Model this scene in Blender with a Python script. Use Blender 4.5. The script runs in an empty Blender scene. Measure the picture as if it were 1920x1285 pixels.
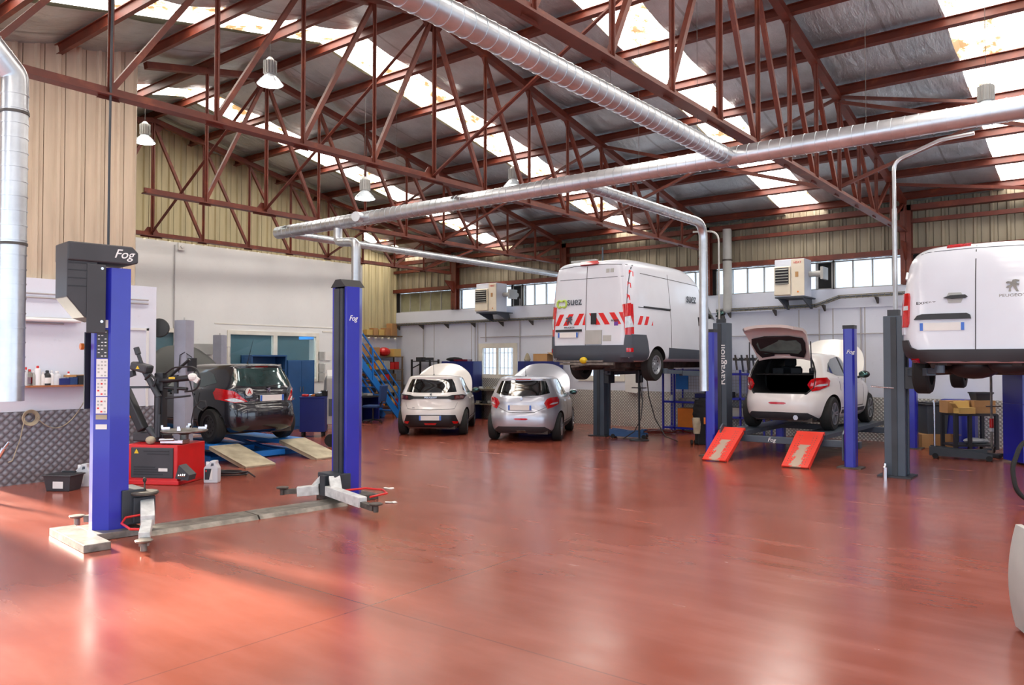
import bpy, bmesh, math, random
from mathutils import Vector, Matrix
from mathutils.bvhtree import BVHTree
random.seed(7)
R = math.radians
sc = bpy.context.scene
COL = sc.collection
# ---------------- camera ----------------
CAMH = 1.8; F = 1464.0; YAW = 38.2; PITCH = 1.35
cd = bpy.data.cameras.new('camera'); cam = bpy.data.objects.new('camera', cd); COL.objects.link(cam)
cam.location = (0, 0, CAMH); cam.rotation_euler = (R(90 + PITCH), 0, R(YAW))
cd.sensor_width = 36; cd.lens = 36 * F / 1920; cd.clip_start = 0.05; cd.clip_end = 300
sc.camera = cam
sc.view_settings.view_transform = 'Standard'; sc.view_settings.look = 'None'
sc.view_settings.exposure = 0.0; sc.view_settings.gamma = 1.0
sc.view_settings.use_curve_mapping = False
sc.cycles.use_denoising = True
sc.cycles.max_bounces = 7; sc.cycles.diffuse_bounces = 4; sc.cycles.glossy_bounces = 3; sc.cycles.transmission_bounces = 3
sc.cycles.caustics_reflective = False; sc.cycles.caustics_refractive = False
# ---------------- sky, sun, added area fill ----------------
w = bpy.data.worlds.new('world'); sc.world = w; w.use_nodes = True
bg = w.node_tree.nodes['Background']; bg.inputs[0].default_value = (0.66, 0.82, 1.0, 1); bg.inputs[1].default_value = 2.1
def light(name, kind, loc, direction, energy, color, **kw):
    d = bpy.data.lights.new(name, kind); d.energy = energy; d.color = color
    for k, v in kw.items(): setattr(d, k, v)
    o = bpy.data.objects.new(name, d); COL.objects.link(o); o.location = loc
    o.rotation_euler = Vector(direction).to_track_quat('-Z', 'Y').to_euler(); return o
light('sun', 'SUN', (-30, 3, 12), (1.0, 0.0, -0.36), 26.0, (1.0, 0.90, 0.74), angle=0.09)
light('fill_front_doorway', 'AREA', (-3.0, -2.6, 2.4), (0.0, 1, 0.02), 150, (0.94, 0.97, 1.0), shape='RECTANGLE', size=18, size_y=4.4)  # added area fill, standing in for daylight from the doorway behind the camera
light('fill_right_side', 'AREA', (7.5, 6.0, 2.4), (-1, 0.05, 0.0), 170, (0.80, 0.88, 1.0), shape='RECTANGLE', size=14, size_y=4.4)  # fill added on the unseen right side to brighten the hall

# ---------------- materials ----------------
def lin(c):
    return tuple(((v/255)/12.92 if v/255 <= 0.04045 else ((v/255+0.055)/1.055)**2.4) for v in c)
MC = {}
def mat(name, rgb, rough=0.5, metal=0.0, var=0.08, vs=3.0, bump=0.0, bs=30.0, coat=0.0, emis=None, es=0.0, alpha=1.0, trans=0.0, spec=0.5):
    if name in MC: return MC[name]
    m = bpy.data.materials.new(name); m.use_nodes = True; nt = m.node_tree; N = nt.nodes; L = nt.links
    b = N['Principled BSDF']; c = lin(rgb)
    tc = N.new('ShaderNodeTexCoord'); no = N.new('ShaderNodeTexNoise'); no.inputs['Scale'].default_value = vs; no.inputs['Detail'].default_value = 5
    L.new(tc.outputs['Object'], no.inputs['Vector'])
    rp = N.new('ShaderNodeValToRGB'); e = rp.color_ramp.elements
    e[0].position = 0.3; e[1].position = 0.7
    e[0].color = tuple(max(0, v*(1-var*1.6)) for v in c)+(1,); e[1].color = tuple(min(1, v*(1+var)) for v in c)+(1,)
    L.new(no.outputs['Fac'], rp.inputs[0]); L.new(rp.outputs[0], b.inputs['Base Color'])
    b.inputs['Roughness'].default_value = rough; b.inputs['Metallic'].default_value = metal
    b.inputs['Coat Weight'].default_value = coat; b.inputs['Coat Roughness'].default_value = 0.06
    b.inputs['Specular IOR Level'].default_value = spec
    if emis: b.inputs['Emission Color'].default_value = lin(emis)+(1,); b.inputs['Emission Strength'].default_value = es
    if alpha < 1: b.inputs['Alpha'].default_value = alpha
    if trans: b.inputs['Transmission Weight'].default_value = trans
    if bump:
        n2 = N.new('ShaderNodeTexNoise'); n2.inputs['Scale'].default_value = bs; L.new(tc.outputs['Object'], n2.inputs['Vector'])
        bu = N.new('ShaderNodeBump'); bu.inputs['Strength'].default_value = bump; bu.inputs['Distance'].default_value = 0.02
        L.new(n2.outputs['Fac'], bu.inputs['Height']); L.new(bu.outputs[0], b.inputs['Normal'])
    MC[name] = m; return m

def node_mat(name):
    m = bpy.data.materials.new(name); m.use_nodes = True; MC[name] = m
    return m, m.node_tree, m.node_tree.nodes['Principled BSDF']
def mth(nt, op, a, b=None, c=None):
    n = nt.nodes.new('ShaderNodeMath'); n.operation = op
    for i, v in enumerate((a, b, c)):
        if v is None: continue
        if isinstance(v, (int, float)): n.inputs[i].default_value = v
        else: nt.links.new(v, n.inputs[i])
    return n.outputs[0]
def noise(nt, vec, scale, detail=4, rough=0.55):
    n = nt.nodes.new('ShaderNodeTexNoise'); n.inputs['Scale'].default_value = scale; n.inputs['Detail'].default_value = detail
    n.inputs['Roughness'].default_value = rough
    nt.links.new(vec, n.inputs['Vector']); return n.outputs['Fac']
def ramp(nt, fac, stops):
    n = nt.nodes.new('ShaderNodeValToRGB'); e = n.color_ramp.elements
    while len(e) < len(stops): e.new(0.5)
    for i, (p, c) in enumerate(stops):
        e[i].position = p; e[i].color = (tuple(c)+(1,)) if len(c) == 3 else c
    nt.links.new(fac, n.inputs[0]); return n.outputs[0]
def mixc(nt, fac, a, b, mode='MIX'):
    n = nt.nodes.new('ShaderNodeMix'); n.data_type = 'RGBA'; n.blend_type = mode
    for s, v in ((0, fac), (6, a), (7, b)):
        if isinstance(v, (int, float)): n.inputs[s].default_value = v
        elif isinstance(v, tuple): n.inputs[s].default_value = v+(1,) if len(v) == 3 else v
        else: nt.links.new(v, n.inputs[s])
    return n.outputs[2]
def bump(nt, b, h, strength, dist=0.02):
    n = nt.nodes.new('ShaderNodeBump'); n.inputs['Strength'].default_value = strength; n.inputs['Distance'].default_value = dist
    nt.links.new(h, n.inputs['Height']); nt.links.new(n.outputs[0], b.inputs['Normal'])

# floor: red glossy painted concrete, worn, with sawn joints
m, nt, b = node_mat('floor_red')
tc = nt.nodes.new('ShaderNodeTexCoord'); vec = tc.outputs['Object']
sx = nt.nodes.new('ShaderNodeSeparateXYZ'); nt.links.new(vec, sx.inputs[0])
mp = nt.nodes.new('ShaderNodeMapping'); mp.inputs['Scale'].default_value = (0.5, 2.2, 1); mp.inputs['Rotation'].default_value = (0, 0, 0.5); nt.links.new(vec, mp.inputs[0])
n1 = noise(nt, vec, 0.5, 5); n2 = noise(nt, mp.outputs[0], 1.6, 5, 0.5); n3 = noise(nt, vec, 9, 8, 0.7)
c1 = ramp(nt, n1, [(0.3, lin((126, 60, 45))), (0.7, lin((148, 76, 58)))])
c2 = mixc(nt, mth(nt, 'MULTIPLY', ramp(nt, n2, [(0.42, (0, 0, 0)), (0.80, (1, 1, 1))]), 0.22), c1, lin((182, 112, 98)))
c3 = mixc(nt, mth(nt, 'MULTIPLY', ramp(nt, n3, [(0.60, (0, 0, 0)), (0.85, (1, 1, 1))]), 0.20), c2, lin((112, 52, 42)))
def joint(o, at, period, wd):
    a = mth(nt, 'SUBTRACT', o, at)
    a = mth(nt, 'PINGPONG', a, period/2)
    return mth(nt, 'LESS_THAN', a, wd)
j1 = joint(sx.outputs[0], -4.4, 5.35, 0.006); j2 = joint(sx.outputs[1], 3.9, 5.3, 0.006)
jm = mth(nt, 'MAXIMUM', j1, j2)
c4 = mixc(nt, mth(nt, 'MULTIPLY', jm, 0.65), c3, lin((100, 58, 50)))
nt.links.new(c4, b.inputs['Base Color'])
rr = nt.nodes.new('ShaderNodeMapRange'); rr.inputs[3].default_value = 0.13; rr.inputs[4].default_value = 0.34
nt.links.new(n2, rr.inputs[0]); nt.links.new(rr.outputs[0], b.inputs['Roughness'])
b.inputs['Specular IOR Level'].default_value = 0.6
bump(nt, b, n2, 0.015, 0.01)

# silver foil insulation
m, nt, b = node_mat('foil')
tc = nt.nodes.new('ShaderNodeTexCoord'); vec = tc.outputs['Object']
n1 = noise(nt, vec, 1.3, 6, 0.6); mp = nt.nodes.new('ShaderNodeMapping'); mp.inputs['Scale'].default_value = (3, 0.8, 1); nt.links.new(vec, mp.inputs[0])
n2 = noise(nt, mp.outputs[0], 2.2, 8, 0.6)
sx = nt.nodes.new('ShaderNodeSeparateXYZ'); nt.links.new(vec, sx.inputs[0])
seam = mth(nt, 'LESS_THAN', mth(nt, 'PINGPONG', mth(nt, 'ADD', sx.outputs[0], 0.33), 0.6), 0.02)
c1 = ramp(nt, n1, [(0.3, lin((176, 184, 188))), (0.72, lin((216, 224, 228)))])
nt.links.new(mixc(nt, mth(nt, 'MULTIPLY', seam, 0.4), c1, lin((110, 108, 108))), b.inputs['Base Color'])
b.inputs['Metallic'].default_value = 0.80; b.inputs['Roughness'].default_value = 0.30
bump(nt, b, n2, 0.8, 0.08)

# tread plate (works on either wall: u = x + y, v = z)
def tread(name, base, hi, sc_):
    m, nt, b = node_mat(name)
    tc = nt.nodes.new('ShaderNodeTexCoord'); sx = nt.nodes.new('ShaderNodeSeparateXYZ'); nt.links.new(tc.outputs['Object'], sx.inputs[0])
    u = mth(nt, 'MULTIPLY', mth(nt, 'ADD', sx.outputs[0], sx.outputs[1]), sc_); v = mth(nt, 'MULTIPLY', sx.outputs[2], sc_)
    s = mth(nt, 'MULTIPLY', mth(nt, 'SINE', mth(nt, 'ADD', u, v)), mth(nt, 'SINE', mth(nt, 'SUBTRACT', u, v)))
    s = mth(nt, 'ABSOLUTE', s)
    n1 = noise(nt, tc.outputs['Object'], 2.0, 5)
    col = mixc(nt, ramp(nt, s, [(0.25, (0, 0, 0)), (0.8, (1, 1, 1))]), lin(base), lin(hi))
    col = mixc(nt, 0.35, col, ramp(nt, n1, [(0.3, (0.25, 0.25, 0.26)), (0.7, (0.6, 0.6, 0.6))]), 'MULTIPLY')
    nt.links.new(col, b.inputs['Base Color']); b.inputs['Metallic'].default_value = 0.55; b.inputs['Roughness'].default_value = 0.42
    bump(nt, b, s, 0.6, 0.01)
tread('tread_plate', (128, 126, 132), (172, 172, 178), 26.0)
tread('tread_plate_back', (184, 180, 172), (240, 238, 230), 38.0)

# rooflight sheets: lit translucent plastic with brown stains
m, nt, b = node_mat('rooflight')
tc = nt.nodes.new('ShaderNodeTexCoord'); vec = tc.outputs['Object']
mp = nt.nodes.new('ShaderNodeMapping'); mp.inputs['Scale'].default_value = (1.2, 0.9, 1); nt.links.new(vec, mp.inputs[0])
n1 = noise(nt, mp.outputs[0], 1.8, 7, 0.72)
f = ramp(nt, n1, [(0.50, (0, 0, 0)), (0.60, (1, 1, 1))])
col = mixc(nt, f, (1.0, 0.97, 0.92), lin((214, 165, 92)))
nt.links.new(col, b.inputs['Emission Color']); 
st = nt.nodes.new('ShaderNodeMapRange'); st.inputs[3].default_value = 13.0; st.inputs[4].default_value = 0.85
nt.links.new(f, st.inputs[0]); nt.links.new(st.outputs[0], b.inputs['Emission Strength'])
b.inputs['Base Color'].default_value = (0.8, 0.75, 0.6, 1)

# painted masonry with faint marks
def plaster(name, rgb, dirt):
    m, nt, b = node_mat(name)
    tc = nt.nodes.new('ShaderNodeTexCoord'); vec = tc.outputs['Object']
    n1 = noise(nt, vec, 0.7, 6); n2 = noise(nt, vec, 14, 6, 0.7)
    c = ramp(nt, n1, [(0.3, tuple(v*0.90 for v in lin(rgb))), (0.7, lin(rgb))])
    c = mixc(nt, mth(nt, 'MULTIPLY', ramp(nt, n2, [(0.62, (0, 0, 0)), (0.8, (1, 1, 1))]), 0.4), c, lin(dirt))
    nt.links.new(c, b.inputs['Base Color']); b.inputs['Roughness'].default_value = 0.75
    bump(nt, b, n2, 0.15, 0.006)
plaster('wall_white', (230, 230, 228), (170, 165, 160))
plaster('wall_cool', (222, 226, 238), (160, 160, 170))
# profiled steel cladding, stained
def cladmat(name, rgb, rust):
    m, nt, b = node_mat(name)
    tc = nt.nodes.new('ShaderNodeTexCoord'); vec = tc.outputs['Object']
    mp = nt.nodes.new('ShaderNodeMapping'); mp.inputs['Scale'].default_value = (1, 1, 0.12); nt.links.new(vec, mp.inputs[0])
    n1 = noise(nt, mp.outputs[0], 5, 6, 0.6)
    c = ramp(nt, n1, [(0.35, lin(rgb)), (0.75, tuple(v*0.72 for v in lin(rgb)))])
    n2 = noise(nt, mp.outputs[0], 11, 6, 0.7)
    c = mixc(nt, mth(nt, 'MULTIPLY', ramp(nt, n2, [(0.66, (0, 0, 0)), (0.8, (1, 1, 1))]), 0.5), c, lin(rust))
    nt.links.new(c, b.inputs['Base Color']); b.inputs['Roughness'].default_value = 0.55
cladmat('cladding_beige', (204, 186, 162), (150, 96, 60))
cladmat('cladding_cream', (198, 186, 146), (150, 110, 66))
cladmat('cladding_grey', (150, 140, 118), (96, 66, 46))
# rusty red steel
m, nt, b = node_mat('steel_red')
tc = nt.nodes.new('ShaderNodeTexCoord'); vec = tc.outputs['Object']
n1 = noise(nt, vec, 3.0, 7, 0.65)
nt.links.new(ramp(nt, n1, [(0.3, lin((80, 32, 19))), (0.55, lin((100, 41, 25))), (0.75, lin((134, 68, 42)))]), b.inputs['Base Color'])
b.inputs['Roughness'].default_value = 0.5; bump(nt, b, n1, 0.2, 0.005)
# lightweight galvanised duct
m, nt, b = node_mat('galvanised')
tc = nt.nodes.new('ShaderNodeTexCoord'); vec = tc.outputs['Object']
n1 = noise(nt, vec, 2.2, 6, 0.6); n2 = noise(nt, vec, 24, 3)
nt.links.new(ramp(nt, n1, [(0.3, lin((180, 184, 188))), (0.7, lin((214, 218, 222)))]), b.inputs['Base Color'])
b.inputs['Metallic'].default_value = 0.85; b.inputs['Roughness'].default_value = 0.33; bump(nt, b, n1, 0.10, 0.01)
# red ramps with worn bare metal down the middle
m, nt, b = node_mat('ramp_red')
tc = nt.nodes.new('ShaderNodeTexCoord'); vec = tc.outputs['Object']; sx = nt.nodes.new('ShaderNodeSeparateXYZ'); nt.links.new(vec, sx.inputs[0])
n1 = noise(nt, vec, 9, 8, 0.75)
wear = mth(nt, 'SUBTRACT', 1.0, mth(nt, 'MULTIPLY', mth(nt, 'ABSOLUTE', sx.outputs[0]), 6.5))
wear = mth(nt, 'MULTIPLY', mth(nt, 'ADD', wear, mth(nt, 'MULTIPLY', mth(nt, 'SUBTRACT', n1, 0.5), 2.6)), mth(nt, 'LESS_THAN', sx.outputs[1], 0.62))
nt.links.new(mixc(nt, ramp(nt, wear, [(0.42, (0, 0, 0)), (0.55, (1, 1, 1))]), lin((222, 54, 36)), lin((172, 150, 132))), b.inputs['Base Color'])
b.inputs['Roughness'].default_value = 0.42
# perforated mesh panel look is modelled; the rest are plain finishes
G = MC
mat('paint_blue', (38, 44, 168), 0.32, var=0.05, coat=0.3)
mat('blue_light', (30, 120, 205), 0.4)
mat('blue_cabinet', (34, 78, 128), 0.45)
mat('blue_dark', (24, 36, 108), 0.4)
mat('lift_grey', (72, 82, 94), 0.42, var=0.06)
mat('lift_dark', (52, 56, 62), 0.5, var=0.15)
mat('post_grey', (160, 162, 176), 0.45)
mat('plastic_black', (32, 32, 36), 0.45, var=0.15)
mat('cover_black', (58, 58, 62), 0.5, var=0.10)
mat('rubber', (30, 29, 28), 0.8, var=0.2, bump=0.2)
mat('metal_worn', (138, 132, 124), 0.45, 0.7, var=0.3, vs=8)
mat('metal_dirty', (92, 86, 80), 0.6, 0.4, var=0.4, vs=10)
mat('chrome', (215, 215, 220), 0.15, 1.0, var=0.03)
mat('rim_silver', (176, 178, 184), 0.3, 0.8, var=0.03)
mat('arm_white', (208, 208, 206), 0.4, var=0.15, vs=12)
mat('red', (206, 30, 28), 0.4, coat=0.2)
mat('red_lamp', (196, 12, 18), 0.12, coat=0.8, var=0.12, vs=25)
mat('red_dark_lamp', (92, 12, 16), 0.12, coat=0.8)
mat('red_tape', (218, 32, 30), 0.35, var=0.03)
mat('white', (235, 235, 235), 0.5, var=0.02)
mat('white_clear', (205, 215, 222), 0.1, coat=0.8, var=0.1, vs=30)
mat('paper', (228, 226, 222), 0.7, var=0.04)
mat('car_white', (224, 221, 217), 0.28, var=0.015, coat=0.8)
mat('car_pearl', (224, 218, 214), 0.28, var=0.02, coat=0.8)
mat('car_silver', (186, 188, 198), 0.30, 0.55, var=0.02, coat=0.8)
mat('car_black', (26, 25, 32), 0.22, 0.2, var=0.05, coat=1.0)
mat('van_white', (216, 219, 228), 0.32, var=0.015, coat=0.6)
mat('trim_grey', (70, 76, 86), 0.55, var=0.05)
mat('trim_dark', (52, 52, 56), 0.6, var=0.08)
mat('glass_dark', (16, 20, 20), 0.05, var=0.1, coat=1.0, spec=0.8)
mat('glass_hatch', (92, 112, 108), 0.25, var=0.25, vs=3)  # reflected and seen-through wall tone put into an opaque colour
mat('glass_tint', (44, 66, 66), 0.08, coat=1.0, var=0.35, vs=2.2)
mat('glass_office', (120, 160, 172), 0.08, coat=0.6, alpha=0.35, var=0.05)
mat('underbody', (70, 60, 54), 0.7, var=0.4, vs=6)
mat('cardboard', (184, 140, 92), 0.75, var=0.08)
mat('cardboard_pale', (214, 178, 104), 0.7, var=0.06)
mat('yellow', (226, 190, 30), 0.45)
mat('orange', (216, 120, 30), 0.45)
mat('green', (96, 160, 60), 0.5)
mat('lime', (178, 206, 90), 0.5, var=0.03)
mat('jug', (206, 208, 212), 0.35, var=0.04, alpha=0.95)
mat('wood', (164, 104, 66), 0.6, var=0.15, vs=7)
mat('shelf_brown', (112, 90, 66), 0.6, var=0.15)
mat('machine_grey', (172, 172, 168), 0.5)
mat('heater_cream', (226, 216, 196), 0.45, var=0.04)
mat('heater_white', (222, 228, 240), 0.45, var=0.03)
mat('fabric_blue', (38, 66, 116), 0.85, bump=0.2)
mat('fabric_black', (20, 20, 22), 0.9, bump=0.4, bs=8)
mat('rag', (176, 164, 140), 0.9, var=0.2, bump=0.5, bs=14)
mat('conduit', (176, 172, 172), 0.5)
mat('conduit_dark', (70, 66, 62), 0.5)
mat('window_frame', (226, 222, 210), 0.5)
mat('hood_black', (44, 46, 44), 0.45, var=0.1)
mat('interior', (14, 14, 15), 0.8)
mat('interior_seat', (46, 48, 54), 0.8, var=0.2)
mat('lamp_glow', (255, 255, 250), 0.4, emis=(235, 255, 250), es=18)
mat('tray_steel', (128, 122, 104), 0.45, 0.6, var=0.25, vs=12)
mat('machine_red', (214, 22, 26), 0.35, coat=0.3)
mat('dark_void', (20, 20, 20), 0.8)
mat('window_dim', (150, 148, 120), 0.4, var=0.3, vs=1.2)
mat('purple', (112, 64, 160), 0.4)
mat('plate_blue', (60, 110, 200), 0.4)
mat('mirror_glass', (70, 96, 92), 0.06, 0.9)
mat('pink', (226, 120, 130), 0.5)

# ---------------- geometry helpers ----------------
class M:
    def __init__(s): s.bm = bmesh.new(); s.mi = 0
    def _setmi(s, n0):
        s.bm.faces.ensure_lookup_table()
        for f in s.bm.faces[n0:]: f.material_index = s.mi
    def hexa(s, P):
        n0 = len(s.bm.faces); v = [s.bm.verts.new(p) for p in P]
        for q in ((0,3,2,1),(4,5,6,7),(0,1,5,4),(1,2,6,5),(2,3,7,6),(3,0,4,7)): s.bm.faces.new([v[i] for i in q])
        s._setmi(n0); return s
    def box(s, cx, cy, cz, sx, sy, sz, rz=0, rx=0, ry=0):
        m = Matrix.Translation((cx, cy, cz)) @ Matrix.Rotation(rz, 4, 'Z') @ Matrix.Rotation(ry, 4, 'Y') @ Matrix.Rotation(rx, 4, 'X')
        x, y, z = sx/2, sy/2, sz/2
        return s.hexa([m @ Vector(p) for p in ((-x,-y,-z),(x,-y,-z),(x,y,-z),(-x,y,-z),(-x,-y,z),(x,-y,z),(x,y,z),(-x,y,z))])
    def bb(s, x0, x1, y0, y1, z0, z1): return s.box((x0+x1)/2, (y0+y1)/2, (z0+z1)/2, abs(x1-x0), abs(y1-y0), abs(z1-z0))
    def bar(s, p0, p1, w, h=None, up=(0,0,1)):
        h = h or w; p0 = Vector(p0); p1 = Vector(p1); d = (p1-p0).normalized(); u = Vector(up)
        if abs(d.dot(u)) > 0.98: u = Vector((1,0,0))
        r = d.cross(u).normalized()*w/2; t = r.cross(d).normalized()*h/2
        return s.hexa([p0-r-t, p0+r-t, p1+r-t, p1-r-t, p0-r+t, p0+r+t, p1+r+t, p1-r+t])
    def angle(s, p0, p1, a, t=0.010, up=(0,0,1), flip=1):
        # L-section bar
        p0 = Vector(p0); p1 = Vector(p1); d = (p1-p0).normalized(); u = Vector(up)
        if abs(d.dot(u)) > 0.98: u = Vector((0,1,0))
        r = d.cross(u).normalized()*flip; q = r.cross(d).normalized()*flip
        for (c, ww, hh) in ((r*a/2, a, t), (q*a/2, t, a)):
            x = r*ww/2; y = q*hh/2
            s.hexa([p0+c-x-y, p0+c+x-y, p1+c+x-y, p1+c-x-y, p0+c-x+y, p0+c+x+y, p1+c+x+y, p1+c-x+y])
        return s
    def sweep(s, pts, rad, n=8, cap=True):
        pts = [Vector(p) for p in pts]; n0 = len(s.bm.faces)
        if not isinstance(rad, (list, tuple)): rad = [rad]*len(pts)
        t = (pts[1]-pts[0]).normalized(); u = Vector((0,0,1)) if abs(t.z) < 0.9 else Vector((1,0,0))
        nrm = t.cross(u).normalized(); rings = []
        for i, p in enumerate(pts):
            if i == 0: tt = pts[1]-pts[0]
            elif i == len(pts)-1: tt = pts[-1]-pts[-2]
            else: tt = (pts[i+1]-p).normalized()+(p-pts[i-1]).normalized()
            tt = tt.normalized() if tt.length > 1e-9 else t
            nrm = (nrm - tt*nrm.dot(tt)).normalized(); bi = tt.cross(nrm)
            rings.append([s.bm.verts.new(p+(nrm*math.cos(a)+bi*math.sin(a))*rad[i]) for a in [2*math.pi*k/n for k in range(n)]])
        for a, c in zip(rings, rings[1:]):
            for k in range(n): s.bm.faces.new((a[k], a[(k+1)%n], c[(k+1)%n], c[k]))
        if cap: s.bm.faces.new(rings[0][::-1]); s.bm.faces.new(rings[-1])
        s._setmi(n0); return s
    def cyl(s, p0, p1, r, r2=None, n=14, cap=True): return s.sweep([p0, p1], [r, r if r2 is None else r2], n, cap)
    def lathe(s, prof, n=24, o=(0,0,0), axis='z', cap=True):
        n0 = len(s.bm.faces); rings = []; o = Vector(o)
        for (r, z) in prof:
            ring = []
            for k in range(n):
                a = 2*math.pi*k/n; c, d = r*math.cos(a), r*math.sin(a)
                p = {'z': (c, d, z), 'x': (z, c, d), 'y': (d, z, c)}[axis]
                ring.append(s.bm.verts.new(o+Vector(p)))
            rings.append(ring)
        for a, c in zip(rings, rings[1:]):
            for k in range(n): s.bm.faces.new((a[k], a[(k+1)%n], c[(k+1)%n], c[k]))
        if cap: s.bm.faces.new(rings[0][::-1]); s.bm.faces.new(rings[-1])
        s._setmi(n0); return s
    def prism(s, poly, plane, t0, t1):
        n0 = len(s.bm.faces)
        f = {'xz': lambda a, b, t: (a, t, b), 'yz': lambda a, b, t: (t, a, b), 'xy': lambda a, b, t: (a, b, t)}[plane]
        A = [s.bm.verts.new(f(a, b, t0)) for a, b in poly]; B = [s.bm.verts.new(f(a, b, t1)) for a, b in poly]; n = len(poly)
        s.bm.faces.new(A); s.bm.faces.new(B[::-1])
        for k in range(n): s.bm.faces.new((A[k], B[k], B[(k+1)%n], A[(k+1)%n]))
        s._setmi(n0); return s
    def ell(s, c, r, nu=16, nv=10):
        n0 = len(s.bm.faces); c = Vector(c); rings = []
        for j in range(1, nv):
            ph = math.pi*j/nv
            rings.append([s.bm.verts.new(c+Vector((r[0]*math.sin(ph)*math.cos(2*math.pi*k/nu), r[1]*math.sin(ph)*math.sin(2*math.pi*k/nu), r[2]*math.cos(ph)))) for k in range(nu)])
        for a, d in zip(rings, rings[1:]):
            for k in range(nu): s.bm.faces.new((a[k], d[k], d[(k+1)%nu], a[(k+1)%nu]))
        t = s.bm.verts.new(c+Vector((0,0,r[2]))); bt = s.bm.verts.new(c-Vector((0,0,r[2])))
        for k in range(nu): s.bm.faces.new((t, rings[0][k], rings[0][(k+1)%nu])); s.bm.faces.new((bt, rings[-1][(k+1)%nu], rings[-1][k]))
        s._setmi(n0); return s
    def out(s, name, mats, parent=None, smooth=False, bevel=0, loc=None, rz=0, fixn=True):
        if fixn: bmesh.ops.recalc_face_normals(s.bm, faces=s.bm.faces)
        me = bpy.data.meshes.new(name); s.bm.to_mesh(me); s.bm.free()
        if isinstance(mats, str): mats = [mats]
        for q in mats: me.materials.append(MC[q])
        o = bpy.data.objects.new(name, me); COL.objects.link(o)
        if parent: o.parent = parent
        if loc: o.location = loc
        if rz: o.rotation_euler.z = rz
        if smooth:
            me.polygons.foreach_set('use_smooth', [True]*len(me.polygons))
            try: me.set_sharp_from_angle(angle=R(35))
            except Exception: pass
        if bevel:
            bv = o.modifiers.new('bevel', 'BEVEL'); bv.width = bevel; bv.segments = 2; bv.limit_method = 'ANGLE'
        return o
def tag(o, label, cat, group=None, kind=None):
    if label: o['label'] = label
    if cat: o['category'] = cat
    if group: o['group'] = group
    if kind: o['kind'] = kind
    return o
def thing(name, label, cat, loc=(0,0,0), rz=0, group=None):
    o = bpy.data.objects.new(name, None); COL.objects.link(o); o.location = loc; o.rotation_euler = (0, 0, rz); o.empty_display_size = 0.1
    return tag(o, label, cat, group)
def struct(m_, name, mats, parent=None, label=None, **kw):
    o = m_.out(name, mats, parent, **kw)
    if not parent: o['kind'] = 'structure'
    if label: o['label'] = label
    return o
def copy_tree(o, parent=None):
    c = o.copy(); COL.objects.link(c)
    if parent: c.parent = parent
    for ch in [q for q in bpy.data.objects if q.parent == o]: copy_tree(ch, c)
    return c
def copy_thing(o, loc, rz, label, group=None):
    c = copy_tree(o); c.location = loc; c.rotation_euler = (0, 0, rz); c['label'] = label
    if group: c['group'] = group
    return c
_tc = {}
def text(body, name, matn, parent, loc, size, rot, ext=0.003, shear=0.0, width=None, mirror=False):
    cu = bpy.data.curves.new(name, 'FONT'); cu.body = body; cu.size = size; cu.extrude = ext; cu.shear = shear; cu.align_x = 'CENTER'; cu.align_y = 'CENTER'; cu.offset = size*0.004
    cu.resolution_u = 3
    o = bpy.data.objects.new(name, cu); COL.objects.link(o); bpy.context.view_layer.update()
    me = bpy.data.meshes.new_from_object(o.evaluated_get(bpy.context.evaluated_depsgraph_get())); bpy.data.objects.remove(o)
    if width:
        xs = [v.co.x for v in me.vertices]; k = width/(max(xs)-min(xs))
        for v in me.vertices: v.co.x *= k
    me.materials.clear(); me.materials.append(MC[matn])
    q = bpy.data.objects.new(name, me); COL.objects.link(q); q.parent = parent; q.location = loc; q.rotation_euler = rot
    return q
REAR = (R(90), 0, 0)          # text read by someone looking along +y
SIDE_R = (R(90), 0, R(90))    # on a +x face
SIDE_L = (R(90), 0, R(-90))   # on a -x face
# photo pixel -> world point at height h (fixes on the real floor / tops; used to survey positions)
def at(px, py, h=0.0):
    d = F*(CAMH-h)/(py-677.0); lt = (px-960)/F*d
    s, c = math.sin(R(YAW)), math.cos(R(YAW))
    return Vector((-s*d+c*lt, c*d+s*lt, h))
# ================= THE HALL =================
YB = 18.9; XL = -20.0; XN = -12.7; XO = -17.7; XR = 8.0; YF = -3.2
RY = 8.7; SP = 1.225
def zr(y): return 7.2-0.2*abs(y-RY)
def back_x(px, Y=18.8):
    c = (px-960)/F; s, k = math.sin(R(YAW)), math.cos(R(YAW))
    return Y*(-s+k*c)/(k+s*c)
def left_y(px, X):
    c = (px-960)/F; s, k = math.sin(R(YAW)), math.cos(R(YAW))
    return X*(k+s*c)/(-s+k*c)
struct(M().bb(XL-0.3, XR+0.3, YF-0.3, YB+0.3, -0.12, 0.0), 'floor', 'floor_red')

def corrug(m, a, b, z0, z1, side, pitch=0.30, dep=0.045):
    # trapezoidal sheeting from plan point a to b; z1 may be a function of y; side = normal of the visible face
    a = Vector(a+(0,)); b = Vector(b+(0,)); d = b-a; L_ = d.length; d.normalize(); n = Vector(side+(0,))
    offs = [(0.0, 0), (0.30, 0), (0.38, 1), (0.52, 1), (0.60, 0), (0.78, 0), (0.785, -0.9), (0.815, -0.9), (0.82, 0)]
    pts = []; k = 0
    while k*pitch < L_:
        for (u, o) in offs:
            t = (k+u)*pitch
            if t < L_: pts.append((t, o*dep))
        k += 1
    pts.append((L_, 0)); f = z1 if callable(z1) else (lambda y: z1)
    prev = None
    for t, o in pts:
        p = a+d*t+n*o; v = (m.bm.verts.new((p.x, p.y, z0)), m.bm.verts.new((p.x, p.y, f(p.y))))
        if prev: m.bm.faces.new((prev[0], v[0], v[1], prev[1]))
        prev = v
    return m
top = lambda y: zr(y)+0.22
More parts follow.
